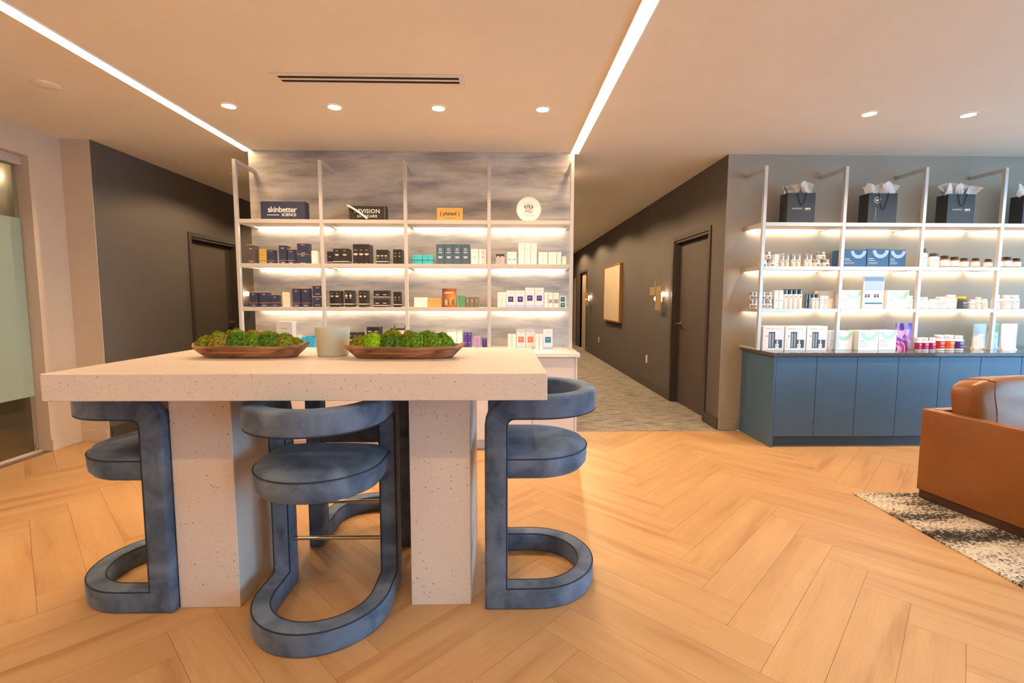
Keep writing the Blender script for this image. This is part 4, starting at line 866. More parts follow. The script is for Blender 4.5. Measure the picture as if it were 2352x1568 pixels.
 {'z': 1.667, 'y': 4.57, 'items': [(2.9978, 3.0728, 0.0744), (3.0854, 3.1611, 0.0746)], 'kind': 'jar', 'label': 'bottom jars of the right jar pyramid', 'name': 'cream_jar', 'cat': 'jar', 'group': 'right jar pyramid', 'd': 0.06, 'col': 'silver', 'deco': [], 'deep': 0, 'deeplabel': None},
 {'z': 1.7438, 'y': 4.57, 'items': [(3.0408, 3.1164, 0.068)], 'kind': 'jar', 'label': 'top jar of the right jar pyramid on the upper shelf', 'name': 'cream_jar', 'cat': 'jar', 'group': None, 'd': 0.06, 'col': 'silver', 'deco': [], 'deep': 0, 'deeplabel': None},
 {'z': 1.667, 'y': 4.57, 'items': [(3.2659, 3.4954, 0.1657)], 'kind': 'cbox', 'label': 'leftmost dark blue kit box with pale C mark', 'name': 'kit_box', 'cat': 'box', 'group': 'dark blue kit boxes', 'd': 0.15, 'col': 'kitblue', 'deco': [], 'deep': 0, 'deeplabel': None},
 {'z': 1.667, 'y': 4.57, 'items': [(3.502, 3.7144, 0.1731)], 'kind': 'cbox', 'label': 'middle dark blue kit box with pale C mark', 'name': 'kit_box', 'cat': 'box', 'group': 'dark blue kit boxes', 'd': 0.15, 'col': 'kitblue', 'deco': [], 'deep': 0, 'deeplabel': None},
 {'z': 1.667, 'y': 4.57, 'items': [(3.7202, 3.8809, 0.1668)], 'kind': 'cbox', 'label': 'rightmost dark blue kit box with pale C mark', 'name': 'kit_box', 'cat': 'box', 'group': 'dark blue kit boxes', 'd': 0.15, 'col': 'kitblue', 'deco': [], 'deep': 0, 'deeplabel': None},
 {'z': 1.667, 'y': 4.57, 'items': [(4.0379, 4.117, 0.1812)], 'kind': 'bottle', 'label': 'tallest supplement bottle with charcoal cap beside the third post', 'name': 'supplement_bottle', 'cat': 'bottle', 'group': None, 'd': 0.06, 'col': 'wb:char:white', 'deco': [], 'deep': 0, 'deeplabel': None},
 {'z': 1.667, 'y': 4.57, 'items': [(4.1486, 4.2364, 0.1383)], 'kind': 'bottle', 'label': 'wide clear supplement bottle with charcoal cap, second from the third post', 'name': 'supplement_bottle', 'cat': 'bottle', 'group': None, 'd': 0.06, 'col': 'wb:char:white', 'deco': [], 'deep': 0, 'deeplabel': None},
 {'z': 1.667, 'y': 4.57, 'items': [(4.2593, 4.3415, 0.1166), (4.3566, 4.4347, 0.1058), (4.4528, 4.5281, 0.0929), (4.5664, 4.6347, 0.0931), (4.6938, 4.7607, 0.0844)], 'kind': 'bottle', 'label': 'amber supplement bottles with white label, third bay', 'name': 'supplement_bottle', 'cat': 'bottle', 'group': 'amber supplement bottles', 'd': 0.06, 'col': 'amber:blackc:white', 'deco': [], 'deep': 0, 'deeplabel': None},
 {'z': 1.667, 'y': 4.57, 'items': [(4.8035, 4.8619, 0.1005), (4.8784, 4.9568, 0.1075), (4.9737, 5.0437, 0.0939)], 'kind': 'bottle', 'label': 'dark-capped amber bottles right of the fourth post', 'name': 'supplement_bottle', 'cat': 'bottle', 'group': 'amber bottles, fourth bay', 'd': 0.06, 'col': 'amber:blackc:white', 'deco': [], 'deep': 0, 'deeplabel': None},
 {'z': 1.271, 'y': 4.57, 'items': [(2.3963, 2.4292, 0.08), (2.4316, 2.4646, 0.08), (2.5062, 2.5472, 0.08), (2.5522, 2.6193, 0.08)], 'kind': 'jar', 'label': 'small jars in the bottom layer beside the first post', 'name': 'cream_jar', 'cat': 'jar', 'group': 'jars beside the first post', 'd': 0.06, 'col': 'silver', 'deco': [], 'deep': 0, 'deeplabel': None},
 {'z': 1.3555, 'y': 4.57, 'items': [(2.3928, 2.4257, 0.0743), (2.4282, 2.461, 0.0743), (2.5026, 2.5435, 0.0743), (2.5485, 2.6155, 0.0743)], 'kind': 'jar', 'label': 'small jars in the top layer beside the first post', 'name': 'cream_jar', 'cat': 'jar', 'group': 'jars beside the first post', 'd': 0.06, 'col': 'silver', 'deco': [], 'deep': 0, 'deeplabel': None},
 {'z': 1.271, 'y': 4.57, 'items': [(2.623, 2.6646, 0.1729), (2.6683, 2.7087, 0.1729)], 'kind': 'carton', 'label': 'white cartons with cream lid right of the stacked jars', 'name': 'carton', 'cat': 'carton', 'group': 'white cartons with cream lid', 'd': 0.05, 'col': 'white', 'deco': ['lid:cream', 'lines:dark:.45:.5'], 'deep': 0, 'deeplabel': None},
 {'z': 1.271, 'y': 4.57, 'items': [(2.7186, 2.7621, 0.1851), (2.7659, 2.8081, 0.1852), (2.8131, 2.8566, 0.1852), (2.8604, 2.9039, 0.1852)], 'kind': 'pump', 'label': 'tall white bottles with silver top on the lower shelf', 'name': 'serum_bottle', 'cat': 'bottle', 'group': 'tall white bottles', 'd': 0.06, 'col': 'whitebody', 'deco': [], 'deep': 0, 'deeplabel': None},
 {'z': 1.271, 'y': 4.57, 'items': [(2.9282, 2.9525, 0.1394), (2.9562, 2.9812, 0.1394)], 'kind': 'pump', 'label': 'dark chrome slim bottles on the lower shelf', 'name': 'serum_bottle', 'cat': 'bottle', 'group': 'dark chrome bottles', 'd': 0.06, 'col': 'chrome', 'deco': [], 'deep': 0, 'deeplabel': None},
 {'z': 1.271, 'y': 4.57, 'items': [(2.9911, 3.026, 0.1394), (3.031, 3.066, 0.1394)], 'kind': 'pump', 'label': 'short white bottles with dark chrome top', 'name': 'serum_bottle', 'cat': 'bottle', 'group': 'short white bottles', 'd': 0.06, 'col': 'whitebody', 'deco': [], 'deep': 0, 'deeplabel': None},
 {'z': 1.271, 'y': 4.57, 'items': [(3.0726, 3.1107, 0.1211), (3.1144, 3.1507, 0.1211)], 'kind': 'carton', 'label': 'small white cartons in front of the cream box', 'name': 'carton', 'cat': 'carton', 'group': 'small white front cartons', 'd': 0.05, 'col': 'white', 'deco': ['lines:dark:.7:.5', 'lines:dark:.45:.5'], 'deep': 0, 'deeplabel': None},
 {'z': 1.271, 'y': 4.65, 'items': [(3.1332, 3.276, 0.1705)], 'kind': 'carton', 'label': 'plain cream box behind the small white cartons', 'name': 'carton', 'cat': 'box', 'group': None, 'd': 0.1, 'col': 'cream', 'deco': ['line:grey:.3:.8'], 'deep': 0, 'deeplabel': None},
 {'z': 1.271, 'y': 4.57, 'items': [(3.2736, 3.4787, 0.1762)], 'kind': 'cbox', 'label': 'white kit box with mint C mark left of the display card', 'name': 'kit_box', 'cat': 'box', 'group': 'white kit boxes, lower shelf', 'd': 0.12, 'col': 'kitwhite', 'deco': [], 'deep': 0, 'deeplabel': None},
 {'z': 1.271, 'y': 4.57, 'items': [(3.7262, 3.9415, 0.176)], 'kind': 'cbox', 'label': 'white kit box with mint C mark right of the display card', 'name': 'kit_box', 'cat': 'box', 'group': 'white kit boxes, lower shelf', 'd': 0.12, 'col': 'kitwhite', 'deco': [], 'deep': 0, 'deeplabel': None},
 {'z': 1.271, 'y': 4.545, 'items': [(3.4695, 3.6699, 0.3098)], 'kind': 'card', 'label': 'upright printed display card with teal stripe between two white boxes', 'name': 'display_card', 'cat': 'card', 'group': None, 'd': 0.012, 'col': 'white', 'deco': [], 'deep': 0, 'deeplabel': None},
 {'z': 1.271, 'y': 4.57, 'items': [(3.9543, 3.9928, 0.1241)], 'kind': 'bottle', 'label': 'white bottle with blue dot behind the third post', 'name': 'supplement_bottle', 'cat': 'bottle', 'group': None, 'd': 0.06, 'col': 'white:whitec:white', 'deco': [], 'deep': 0, 'deeplabel': None},
 {'z': 1.271, 'y': 4.57, 'items': [(4.031, 4.0721, 0.1115), (4.0786, 4.166, 0.1115), (4.1733, 4.2473, 0.0927)], 'kind': 'bottle', 'label': 'white supplement bottles right of the third post, lower shelf', 'name': 'supplement_bottle', 'cat': 'bottle', 'group': 'white bottles, lower shelf', 'd': 0.06, 'col': 'white:whitec:white', 'deco': [], 'deep': 0, 'deeplabel': None},
 {'z': 1.271, 'y': 4.57, 'items': [(4.2495, 4.3448, 0.1147)], 'kind': 'bottle', 'label': 'squat white jar with blue rim left of the tall white bottle', 'name': 'supplement_bottle', 'cat': 'jar', 'group': None, 'd': 0.06, 'col': 'white:whitec:bluel', 'deco': [], 'deep': 0, 'deeplabel': None},
 {'z': 1.271, 'y': 4.57, 'items': [(4.3485, 4.4464, 0.1336)], 'kind': 'bottle', 'label': 'tallest white bottle left of the yellow-capped bottle', 'name': 'supplement_bottle', 'cat': 'bottle', 'group': None, 'd': 0.06, 'col': 'white:whitec:whiteg', 'deco': [], 'deep': 0, 'deeplabel': None},
 {'z': 1.271, 'y': 4.57, 'items': [(4.4529, 4.551, 0.1179)], 'kind': 'bottle', 'label': 'charcoal bottle with bright yellow cap', 'name': 'supplement_bottle', 'cat': 'bottle', 'group': None, 'd': 0.06, 'col': 'char:yellow:char', 'deco': [], 'deep': 0, 'deeplabel': None},
 {'z': 1.271, 'y': 4.57, 'items': [(4.5611, 4.6219, 0.0896), (4.6265, 4.6821, 0.1116), (4.6899, 4.7442, 0.0959)], 'kind': 'bottle', 'label': 'small white bottles right of the yellow-capped bottle', 'name': 'supplement_bottle', 'cat': 'bottle', 'group': 'small white bottles', 'd': 0.06, 'col': 'white:whitec:blush', 'deco': [], 'deep': 0, 'deeplabel': None},
 {'z': 1.271, 'y': 4.57, 'items': [(4.803, 4.8716, 0.1337), (4.904, 4.9843, 0.1337), (4.9908, 5.066, 0.1337)], 'kind': 'bottle', 'label': 'white bottles right of the fourth post, lower shelf', 'name': 'supplement_bottle', 'cat': 'bottle', 'group': 'white bottles, fourth bay', 'd': 0.06, 'col': 'white:whitec:blush', 'deco': [], 'deep': 0, 'deeplabel': None},
 {'z': 0.875, 'y': 4.47, 'items': [(2.4747, 2.6764, 0.2306), (2.6862, 2.8871, 0.2303), (2.8945, 3.0909, 0.2301)], 'kind': 'kit', 'label': 'white skincare kit boxes with product picture on the dark counter', 'name': 'kit_box', 'cat': 'box', 'group': 'white skincare kits', 'd': 0.13, 'col': 'kitpic', 'deco': [], 'deep': 0, 'deeplabel': None},
 {'z': 0.875, 'y': 4.53, 'items': [(3.1518, 3.3826, 0.1817)], 'kind': 'cbox', 'label': 'white kit box with mint C mark behind the second post on the counter', 'name': 'kit_box', 'cat': 'box', 'group': 'white kit boxes on the counter', 'd': 0.12, 'col': 'kitwhite', 'deco': [], 'deep': 0, 'deeplabel': None},
 {'z': 0.875, 'y': 4.47, 'items': [(3.3962, 3.5875, 0.187)], 'kind': 'cbox', 'label': 'middle white kit box with mint C mark on the counter', 'name': 'kit_box', 'cat': 'box', 'group': 'white kit boxes on the counter', 'd': 0.14, 'col': 'kitwhite', 'deco': [], 'deep': 0, 'deeplabel': None},
 {'z': 0.875, 'y': 4.5, 'items': [(3.6203, 3.788, 0.1902)], 'kind': 'cbox', 'label': 'white kit box with mint C mark left of the purple pouch', 'name': 'kit_box', 'cat': 'box', 'group': 'white kit boxes on the counter', 'd': 0.12, 'col': 'kitwhite', 'deco': [], 'deep': 0, 'deeplabel': None},
 {'z': 0.875, 'y': 4.53, 'items': [(3.8324, 4.0397, 0.2428)], 'kind': 'pouch', 'label': 'purple and magenta foil pouch on the dark counter', 'name': 'pouch', 'cat': 'pouch', 'group': None, 'd': 0.09, 'col': 'purplepouch', 'deco': [], 'deep': 0, 'deeplabel': None},
 {'z': 0.875, 'y': 4.405, 'items': [(3.9175, 3.9675, 0.125), (3.97, 4.0424, 0.1249), (4.0449, 4.1037, 0.1248)], 'kind': 'bottle', 'label': 'magenta-label bottles on the dark counter', 'name': 'supplement_bottle', 'cat': 'bottle', 'group': 'magenta label bottles', 'd': 0.06, 'col': 'white:whitec:magenta', 'deco': [], 'deep': 0, 'deeplabel': None},
 {'z': 0.875, 'y': 4.45, 'items': [(4.1513, 4.2448, 0.146)], 'kind': 'bottle', 'label': 'red-label white bottle on the dark counter', 'name': 'supplement_bottle', 'cat': 'bottle', 'group': None, 'd': 0.06, 'col': 'white:whitec:red', 'deco': [], 'deep': 0, 'deeplabel': None},
 {'z': 0.875, 'y': 4.45, 'items': [(4.2486, 4.3396, 0.1459)], 'kind': 'bottle', 'label': 'orange-label white bottle on the dark counter', 'name': 'supplement_bottle', 'cat': 'bottle', 'group': None, 'd': 0.06, 'col': 'white:whitec:orange', 'deco': [], 'deep': 0, 'deeplabel': None},
 {'z': 0.875, 'y': 4.45, 'items': [(4.3438, 4.4286, 0.1407)], 'kind': 'bottle', 'label': 'violet-label white bottle on the dark counter', 'name': 'supplement_bottle', 'cat': 'bottle', 'group': None, 'd': 0.06, 'col': 'white:whitec:violet', 'deco': [], 'deep': 0, 'deeplabel': None},
 {'z': 0.875, 'y': 4.56, 'items': [(4.6329, 4.7627, 0.2379)], 'kind': 'pouch', 'label': 'pale white pouch partly behind the fourth post', 'name': 'pouch', 'cat': 'pouch', 'group': None, 'd': 0.08, 'col': 'whitepouch', 'deco': [], 'deep': 0, 'deeplabel': None},
 {'z': 0.875, 'y': 4.66, 'items': [(4.8854, 4.9943, 0.2352)], 'kind': 'pouch', 'label': 'white pouch with green top behind the white pouches', 'name': 'pouch', 'cat': 'pouch', 'group': None, 'd': 0.08, 'col': 'greenpouch', 'deco': [], 'deep': 0, 'deeplabel': None},
 {'z': 0.875, 'y': 4.47, 'items': [(4.8214, 4.9808, 0.2422)], 'kind': 'pouch', 'label': 'white pouch with purple blot at the right edge', 'name': 'pouch', 'cat': 'pouch', 'group': None, 'd': 0.09, 'col': 'blotpouch', 'deco': [], 'deep': 0, 'deeplabel': None},
]
# ------------------------------------------------------------------ products
PC = dict(white=(246, 240, 236), greyw=(214, 208, 204), cream=(232, 216, 192), black=(40, 36, 38), navy=(46, 54, 84), taupe_dark=(84, 74, 74), taupe=(120, 108, 98), mustard=(184, 156, 76),
          turquoise=(70, 190, 204), slate=(72, 96, 118), lilac_white=(232, 228, 234), grey=(176, 172, 170), gold_tan=(204, 160, 96), green=(92, 150, 112), blue=(30, 150, 206), purple=(74, 52, 138), lilac=(176, 146, 196),
          gold=(226, 180, 104), copper=(214, 138, 92), brownt=(140, 96, 60), tealt=(30, 124, 136), lav=(196, 186, 220), dark=(44, 42, 46), skyb=(176, 196, 236), greenl=(150, 196, 160), greyd=(150, 142, 140), coral=(246, 124, 108),
          pinkt=(196, 150, 150), kitblue=(44, 84, 128), kitwhite=(244, 246, 246), kitpic=(240, 236, 236), mint=(178, 224, 210), palec=(150, 176, 214), magenta=(176, 20, 96), red=(206, 44, 40), orange=(232, 104, 34), violet=(84, 56, 136),
          bluel=(214, 214, 226), blush=(240, 226, 220), whiteg=(238, 244, 238), whitec=(248, 248, 248), yellow=(244, 208, 40), char=(72, 74, 74), blackc=(46, 42, 42), amber=(134, 74, 26), wb=(226, 224, 220), darkpic=(70, 78, 88), midpic=(170, 182, 196), bluep=(70, 60, 190), greenp=(120, 180, 130))
def pm(k):
    if k in ('silver', 'chromecap'): return mat('p_silver', (206, 210, 216), .2, .9)
    if k == 'chromed': return mat('p_chrome_dark', (120, 128, 138), .18, 1.0)
    if k in ('gold', 'copper'): return mat('p_' + k, PC[k], .35, .35)
    return mat('p_' + k, PC[k], .42)
_cache = {}
def carton_mesh(w_, d_, h_, key):
    k = (round(w_, 3), round(d_, 3), round(h_, 3), key)
    if k not in _cache:
        me = MB().box(-w_ / 2, w_ / 2, 0, d_, 0, h_).mesh('carton')
        bm = bmesh.new(); bm.from_mesh(me); bmesh.ops.bevel(bm, geom=bm.edges[:], offset=.0012, segments=1, affect='EDGES'); bm.to_mesh(me); bm.free()
        me.materials.append(pm(key)); _cache[k] = me
    return _cache[k]
def quads(rects, y):
    mb = MB()
    for x0, x1, z0, z1 in rects: mb.box(x0, x1, y - .0006, y, z0, z1)
    return mb
def ringq(cx, cz, r0, r1, y, n=20, a0=0, a1=2 * PI):
    mb = MB(); vs = []; fs = []
    for i in range(n + 1):
        a = a0 + (a1 - a0) * i / n
        for rr in (r0, r1):
            for yy in (y, y - .0006): vs.append((cx + rr * math.cos(a), yy, cz + rr * math.sin(a)))
    for i in range(n):
        k = i * 4; j = k + 4
        fs += [(k + 1, k + 3, j + 3, j + 1), (k, j, j + 2, k + 2), (k + 2, j + 2, j + 3, k + 3), (k, k + 1, j + 1, j)]
    return mb.add(vs, fs)
def decorate(o, w_, d_, h_, deco):
    y = -.0002
    for s in deco:
        a = s.split(':'); k = a[0]; m = pm(a[1]); v = float(a[2]) if len(a) > 2 else 0; q = float(a[3]) if len(a) > 3 else 0
        if k == 'lid': MB().box(-w_ / 2 - .0006, w_ / 2 + .0006, -.0006, d_ + .0006, h_ - .003, h_ + .0012).build('lid', m, o)
        elif k == 'band': MB().box(-w_ / 2 - .0005, w_ / 2 + .0005, -.0005, d_ + .0005, h_ * (v - q / 2), h_ * (v + q / 2)).build('band', m, o)
        elif k == 'base': MB().box(-w_ / 2 - .0005, w_ / 2 + .0005, -.0005, d_ + .0005, .0005, h_ * v).build('base_band', m, o)
        elif k == 'lines':
            ww = w_ * q; t = max(.0016, h_ * .014)
            quads([(-ww / 2, ww / 2, h_ * v, h_ * v + t), (-ww * .34, ww * .34, h_ * v - 2 * t, h_ * v - t)], y).build('print', m, o)
        elif k == 'line': quads([(-w_ * q / 2, w_ * q / 2, h_ * v, h_ * v + .0016)], y).build('print', m, o)
        elif k == 'block':
            ww = w_ * q; t = max(.002, h_ * .022)
            quads([(-ww / 2, ww / 2, h_ * v, h_ * v + t), (-ww / 2, ww / 2, h_ * v - 1.7 * t, h_ * v - .7 * t), (-ww * .3, ww * .3, h_ * v - 3 * t, h_ * v - 2.3 * t)], y).build('print', m, o)
        elif k == 'dot': quads([(-w_ * q / 2, w_ * q / 2, h_ * v - w_ * q / 2, h_ * v + w_ * q / 2)], y).build('print', m, o)
        elif k == 'square':
            ww = w_ * q; sq = quads([(-ww / 2, ww / 2, h_ * v - ww / 2, h_ * v + ww / 2)], y).build('square_label', m, o)
            quads([(-ww * .3, ww * .3, h_ * v + ww * .1, h_ * v + ww * .17), (-ww * .2, ww * .2, h_ * v - ww * .05, h_ * v + .02 * ww)], y - .0007).build('print', pm('lav'), sq)
        elif k == 'sqo':
            ww = w_ * q / 2; zz = h_ * v; t = .0012; hh = h_ * .19
            quads([(-ww, ww, zz + hh - t, zz + hh), (-ww, ww, zz - hh, zz - hh + t), (-ww, -ww + t, zz - hh, zz + hh), (ww - t, ww, zz - hh, zz + hh)], y).build('outlined_label', m, o)
        elif k == 'ring': ringq(0, h_ * v, w_ * q / 2 * .72, w_ * q / 2, y, 14).build('emblem', m, o)
def ordinal(i, n):
    if n == 2: return ('left', 'right')[i] + ' one of two'
    if n == 3: return ('left', 'middle', 'right')[i] + ' one of three'
    nm = {4: 'four', 5: 'five', 6: 'six'}[n]
    return ('leftmost' if i == 0 else 'rightmost' if i == n - 1 else ('second', 'third', 'fourth', 'fifth')[i - 1] + ' from left') + ' of ' + nm
def bottle_thing(name, x, y, z, w_, h_, col):
    b, cp, lb = col.split(':'); R = w_ / 2; r = empty(name, (x, y + R, z))
    MB().lathe([(R * .9, 0), (R, .004), (R, h_ * .66), (R * .86, h_ * .74), (R * .62, h_ * .78), (R * .62, h_ * .82)], 20).build('body', pm(b), r, smooth=True)
    MB().lathe([(R * .74, h_ * .79), (R * .76, h_ * .80), (R * .76, h_ * .985), (R * .70, h_)], 20).build('cap', pm(cp), r, smooth=True)
    lbl = MB().lathe([(R + .0007, h_ * .12), (R + .0007, h_ * .62)], 20, cap=False).build('label', pm(lb), r, smooth=True)
    dk = pm('white') if lb in ('magenta', 'red', 'orange', 'violet', 'char') else pm('greyd')
    quads([(-R * .5, R * .5, h_ * .5, h_ * .53), (-R * .4, R * .4, h_ * .42, h_ * .44), (-R * .45, R * .45, h_ * .25, h_ * .265)], -R - .0012).build('print', dk, lbl)
    return r
def jar_thing(name, x, y, z, w_, h_):
    R = w_ / 2; r = empty(name, (x, y + R, z))
    MB().lathe([(R * .94, 0), (R, .003), (R, h_ * .54), (R * .96, h_ * .57)], 20).build('body', mat('p_blush', PC['blush'], .3), r, smooth=True)
    MB().lathe([(R * .93, h_ * .575), (R * .95, h_ * .59), (R * .95, h_ * .97), (R * .9, h_)], 20).build('lid', pm('silver'), r, smooth=True)
    lettering('ac', h_ * .42, pm('dark'), r, (0, -R - .0008, h_ * .29), bold=.0006)
    return r
def pump_thing(name, x, y, z, w_, h_, col):
    R = w_ / 2; r = empty(name, (x, y + R, z))
    body = {'silver': mat('p_blush', PC['blush'], .3), 'whitebody': pm('white'), 'chrome': pm('chromed')}[col]
    hb = {'silver': .58, 'whitebody': .74, 'chrome': .5}[col]
    MB().lathe([(R * .94, 0), (R, .003), (R, h_ * hb - .002), (R * .95, h_ * hb)], 18).build('body', body, r, smooth=True)
    MB().lathe([(R * .95, h_ * hb + .0005), (R * .97, h_ * hb + .003), (R * .97, h_ - .003), (R * .9, h_)], 18).build('cap', pm('silver' if col == 'silver' else 'chromed'), r, smooth=True)
    if col != 'chrome': lettering('ac', R * .9, pm('dark'), r, (0, -R - .0008, h_ * hb * .82), bold=.0004)
    return r
def cbox_thing(name, x, y, z, w_, h_, d_, col):
    o = link(name, carton_mesh(w_, d_, h_, col), None, None, (x, y, z)); k = pm('palec' if col == 'kitblue' else 'mint')
    rr = min(w_, h_) * .46
    cx_ = min(w_ * .22, w_ / 2 - rr - .002)
    ringq(cx_, h_ * .955, rr * .58, rr, -.0002, 18, -PI * .98, -.02 * PI).build('c_mark', k, o)
    tx = pm('white' if col == 'kitblue' else 'greyd')
    quads([(-w_ * .42, -w_ * .2, h_ * .46, h_ * .485), (-w_ * .42, -w_ * .12, h_ * .36, h_ * .375), (-w_ * .42, w_ * .02, h_ * .26, h_ * .27), (-w_ * .42, -w_ * .02, h_ * .19, h_ * .20)], -.0002).build('print', tx, o)
    return o
def kit_thing(name, x, y, z, w_, h_, d_):
    o = link(name, carton_mesh(w_, d_, h_, 'kitpic'), None, None, (x, y, z))
    X = lambda u: -w_ / 2 + u * w_
    quads([(X(.27), X(.57), h_ * .1, h_ * .76), (X(.57), X(.92), h_ * .1, h_ * .44)], -.0002).build('picture_ground', pm('darkpic'), o)
    quads([(X(.12), X(.27), h_ * .1, h_ * .66)], -.0002).build('picture_bottle', pm('white'), o)
    quads([(X(.31), X(.38), h_ * .14, h_ * .70), (X(.44), X(.50), h_ * .14, h_ * .70)], -.0009).build('picture_bottle', pm('midpic'), o)
    quads([(X(.60), X(.76), h_ * .1, h_ * .27), (X(.66), X(.72), h_ * .27, h_ * .42)], -.0009).build('picture_jar', pm('white'), o)
    quads([(X(.12), X(.5), h_ * .88, h_ * .90), (X(.55), X(.85), h_ * .88, h_ * .89)], -.0002).build('print', pm('grey'), o)
    lettering('ac', w_ * .13, pm('dark'), o, (X(.2), -.0012, h_ * .60)); lettering('ac', w_ * .1, pm('dark'), o, (X(.68), -.0018, h_ * .2))
    return o
def pouch_thing(name, x, y, z, w_, h_, d_, col):
    n, m = 9, 10; vs = []; fs = []
    for s in (-1, 1):
        for j in range(m + 1):
            v = j / m; half = w_ / 2 * (1.0 - .10 * (1 - v) ** 2 - .03 * math.sin(PI * v)); dep = d_ / 2 * max(.02, (1 - v) ** .7 * (1 if v > .02 else .96))
            for i in range(n + 1):
                u = -1 + 2 * i / n
                yy = s * dep * (1 - u * u * (.75 if v > .05 else .35)) + .004 * noise.noise(Vector((u * 3, v * 4, s + x)))
                vs.append((u * half, d_ / 2 + yy, v * h_))
    k = (n + 1) * (m + 1)
    for s in (0, 1):
        for j in range(m):
            for i in range(n):
                a = s * k + j * (n + 1) + i; fs.append((a, a + 1, a + n + 2, a + n + 1))
    for j in range(m):
        for i in (0, n):
            a = j * (n + 1) + i; fs.append((a, a + n + 1, k + a + n + 1, k + a))
    for i in range(n):
        fs.append((i, i + 1, k + i + 1, k + i)); a = m * (n + 1) + i; fs.append((a, a + 1, k + a + 1, k + a))
    m_ = mat('p_' + col, (238, 240, 244), .35); t, b = nodes(m_)
    if col == 'purplepouch':
        nz = N(t, 'TexNoise', Scale=9.0, Detail=3.0, Distortion=1.2); t.links.new(coords(t, (1.5, 1, .7)), nz.inputs['Vector'])
        t.links.new(ramp(t, nz.outputs[0], [(.32, s2l((70, 50, 196))), (.44, s2l((150, 60, 200))), (.52, s2l((236, 214, 244))), (.6, s2l((196, 40, 150))), (.72, s2l((110, 60, 200)))]), b.inputs['Base Color'])
    elif col in ('greenpouch', 'blotpouch'):
        g = t.nodes.new('ShaderNodeTexCoord'); sp_ = N(t, 'SeparateXYZ'); t.links.new(g.outputs['Generated'], sp_.inputs[0])
        if col == 'greenpouch': t.links.new(ramp(t, sp_.outputs['Z'], [(.0, s2l((236, 242, 240))), (.62, s2l((226, 240, 230))), (.72, s2l((130, 190, 140)))]), b.inputs['Base Color'])
        else:
            vm = t.nodes.new('ShaderNodeVectorMath'); vm.operation = 'DISTANCE'; vm.inputs[1].default_value = (.5, .1, .92); t.links.new(g.outputs['Generated'], vm.inputs[0])
            t.links.new(ramp(t, vm.outputs['Value'], [(.1, s2l((170, 120, 200))), (.2, s2l((238, 240, 244)))]), b.inputs['Base Color'])
    o = MB().add(vs, fs).build(name, m_, None, (x, y, z), True)
    MB().box(-w_ / 2 * .97, w_ / 2 * .97, d_ / 2 - .0016, d_ / 2 + .0016, h_ - .001, h_ + .012).build('seal', m_, o)
    quads([(-w_ * .25, w_ * .2, h_ * .5, h_ * .515), (-w_ * .25, w_ * .05, h_ * .42, h_ * .43)], -.004).build('print', pm('grey'), o)
    return o
def poster_thing(name, x, y, z, w_, h_, d_):
    m_ = mat('p_sunset_print', (150, 84, 44), .4); t, b = nodes(m_)
    g = t.nodes.new('ShaderNodeTexCoord'); vm = t.nodes.new('ShaderNodeVectorMath'); vm.operation = 'DISTANCE'; vm.inputs[1].default_value = (.75, 0, .45); t.links.new(g.outputs['Generated'], vm.inputs[0])
    t.links.new(ramp(t, vm.outputs['Value'], [(.05, s2l((232, 160, 90))), (.4, s2l((180, 100, 46))), (.8, s2l((92, 56, 40)))]), b.inputs['Base Color'])
    o = MB().box(-w_ / 2, w_ / 2, 0, d_, 0, h_).build(name, m_, None, (x, y, z), bevel=.001, seg=1)
    lettering('( plated )', w_ * .19, pm('white'), o, (0, -.0008, h_ * .79), bold=.0008)
    for i, (u, hh, cc) in enumerate(((-.26, .26, 'white'), (-.16, .3, 'white'), (-.08, .34, 'dark'), (.1, .3, 'mustard'), (.2, .28, 'green'), (.28, .3, 'dark'), (.36, .36, 'tealt'))):
        quads([(w_ * u - w_ * .025, w_ * u + w_ * .025, h_ * .12, h_ * (.12 + hh))], -.0002).build('picture_bottle', pm(cc), o)
    return o
def card_thing(name, x, y, z, w_, h_, d_):
    o = link(name, carton_mesh(w_, d_, h_, 'white'), None, None, (x, y, z))
    quads([(-w_ * .46, w_ * .46, h_ * .56, h_ * .97)], -.0002).build('picture', mat('p_sky_picture', (170, 190, 214), .4), o)
    for u in (-.36, -.22, .08, .22): quads([(w_ * u - .012, w_ * u + .010, h_ * .37, h_ * .395), (w_ * u - .010, w_ * u - .004, h_ * .33, h_ * .44), (w_ * u + .003, w_ * u + .009, h_ * .33, h_ * .44), (w_ * u - .01, w_ * u + .008, h_ * .43, h_ * .45)], -.0002).build('figure_mark', pm('dark'), o)
    quads([(-w_ * .4, w_ * .45, h_ * .14, h_ * .19)], -.0002).build('stripe', pm('tealt'), o)
    return o
def tray_thing(name, x, y, z, w_, h_, d_):
    r = empty(name, (x, y, z)); m_ = pm('white')
    MB().box(-w_ / 2, w_ / 2, 0, d_, 0, h_ * .93).build('body', m_, r, bevel=.002, seg=1)
    MB().box(-w_ / 2 - .003, w_ / 2 + .003, -.003, d_ + .003, h_ * .93, h_).build('rim', pm('black'), r)
    for u in (-.34, .34): MB().tube([(w_ * u, d_ / 2, h_), (w_ * u + .004, d_ / 2, h_ + .03)], .004, 8).build('clip', pm('black'), r)
    quads([(-w_ * .35, w_ * .3, h_ * .7, h_ * .72)], -.0002).build('print', pm('greyd'), r)
    return r

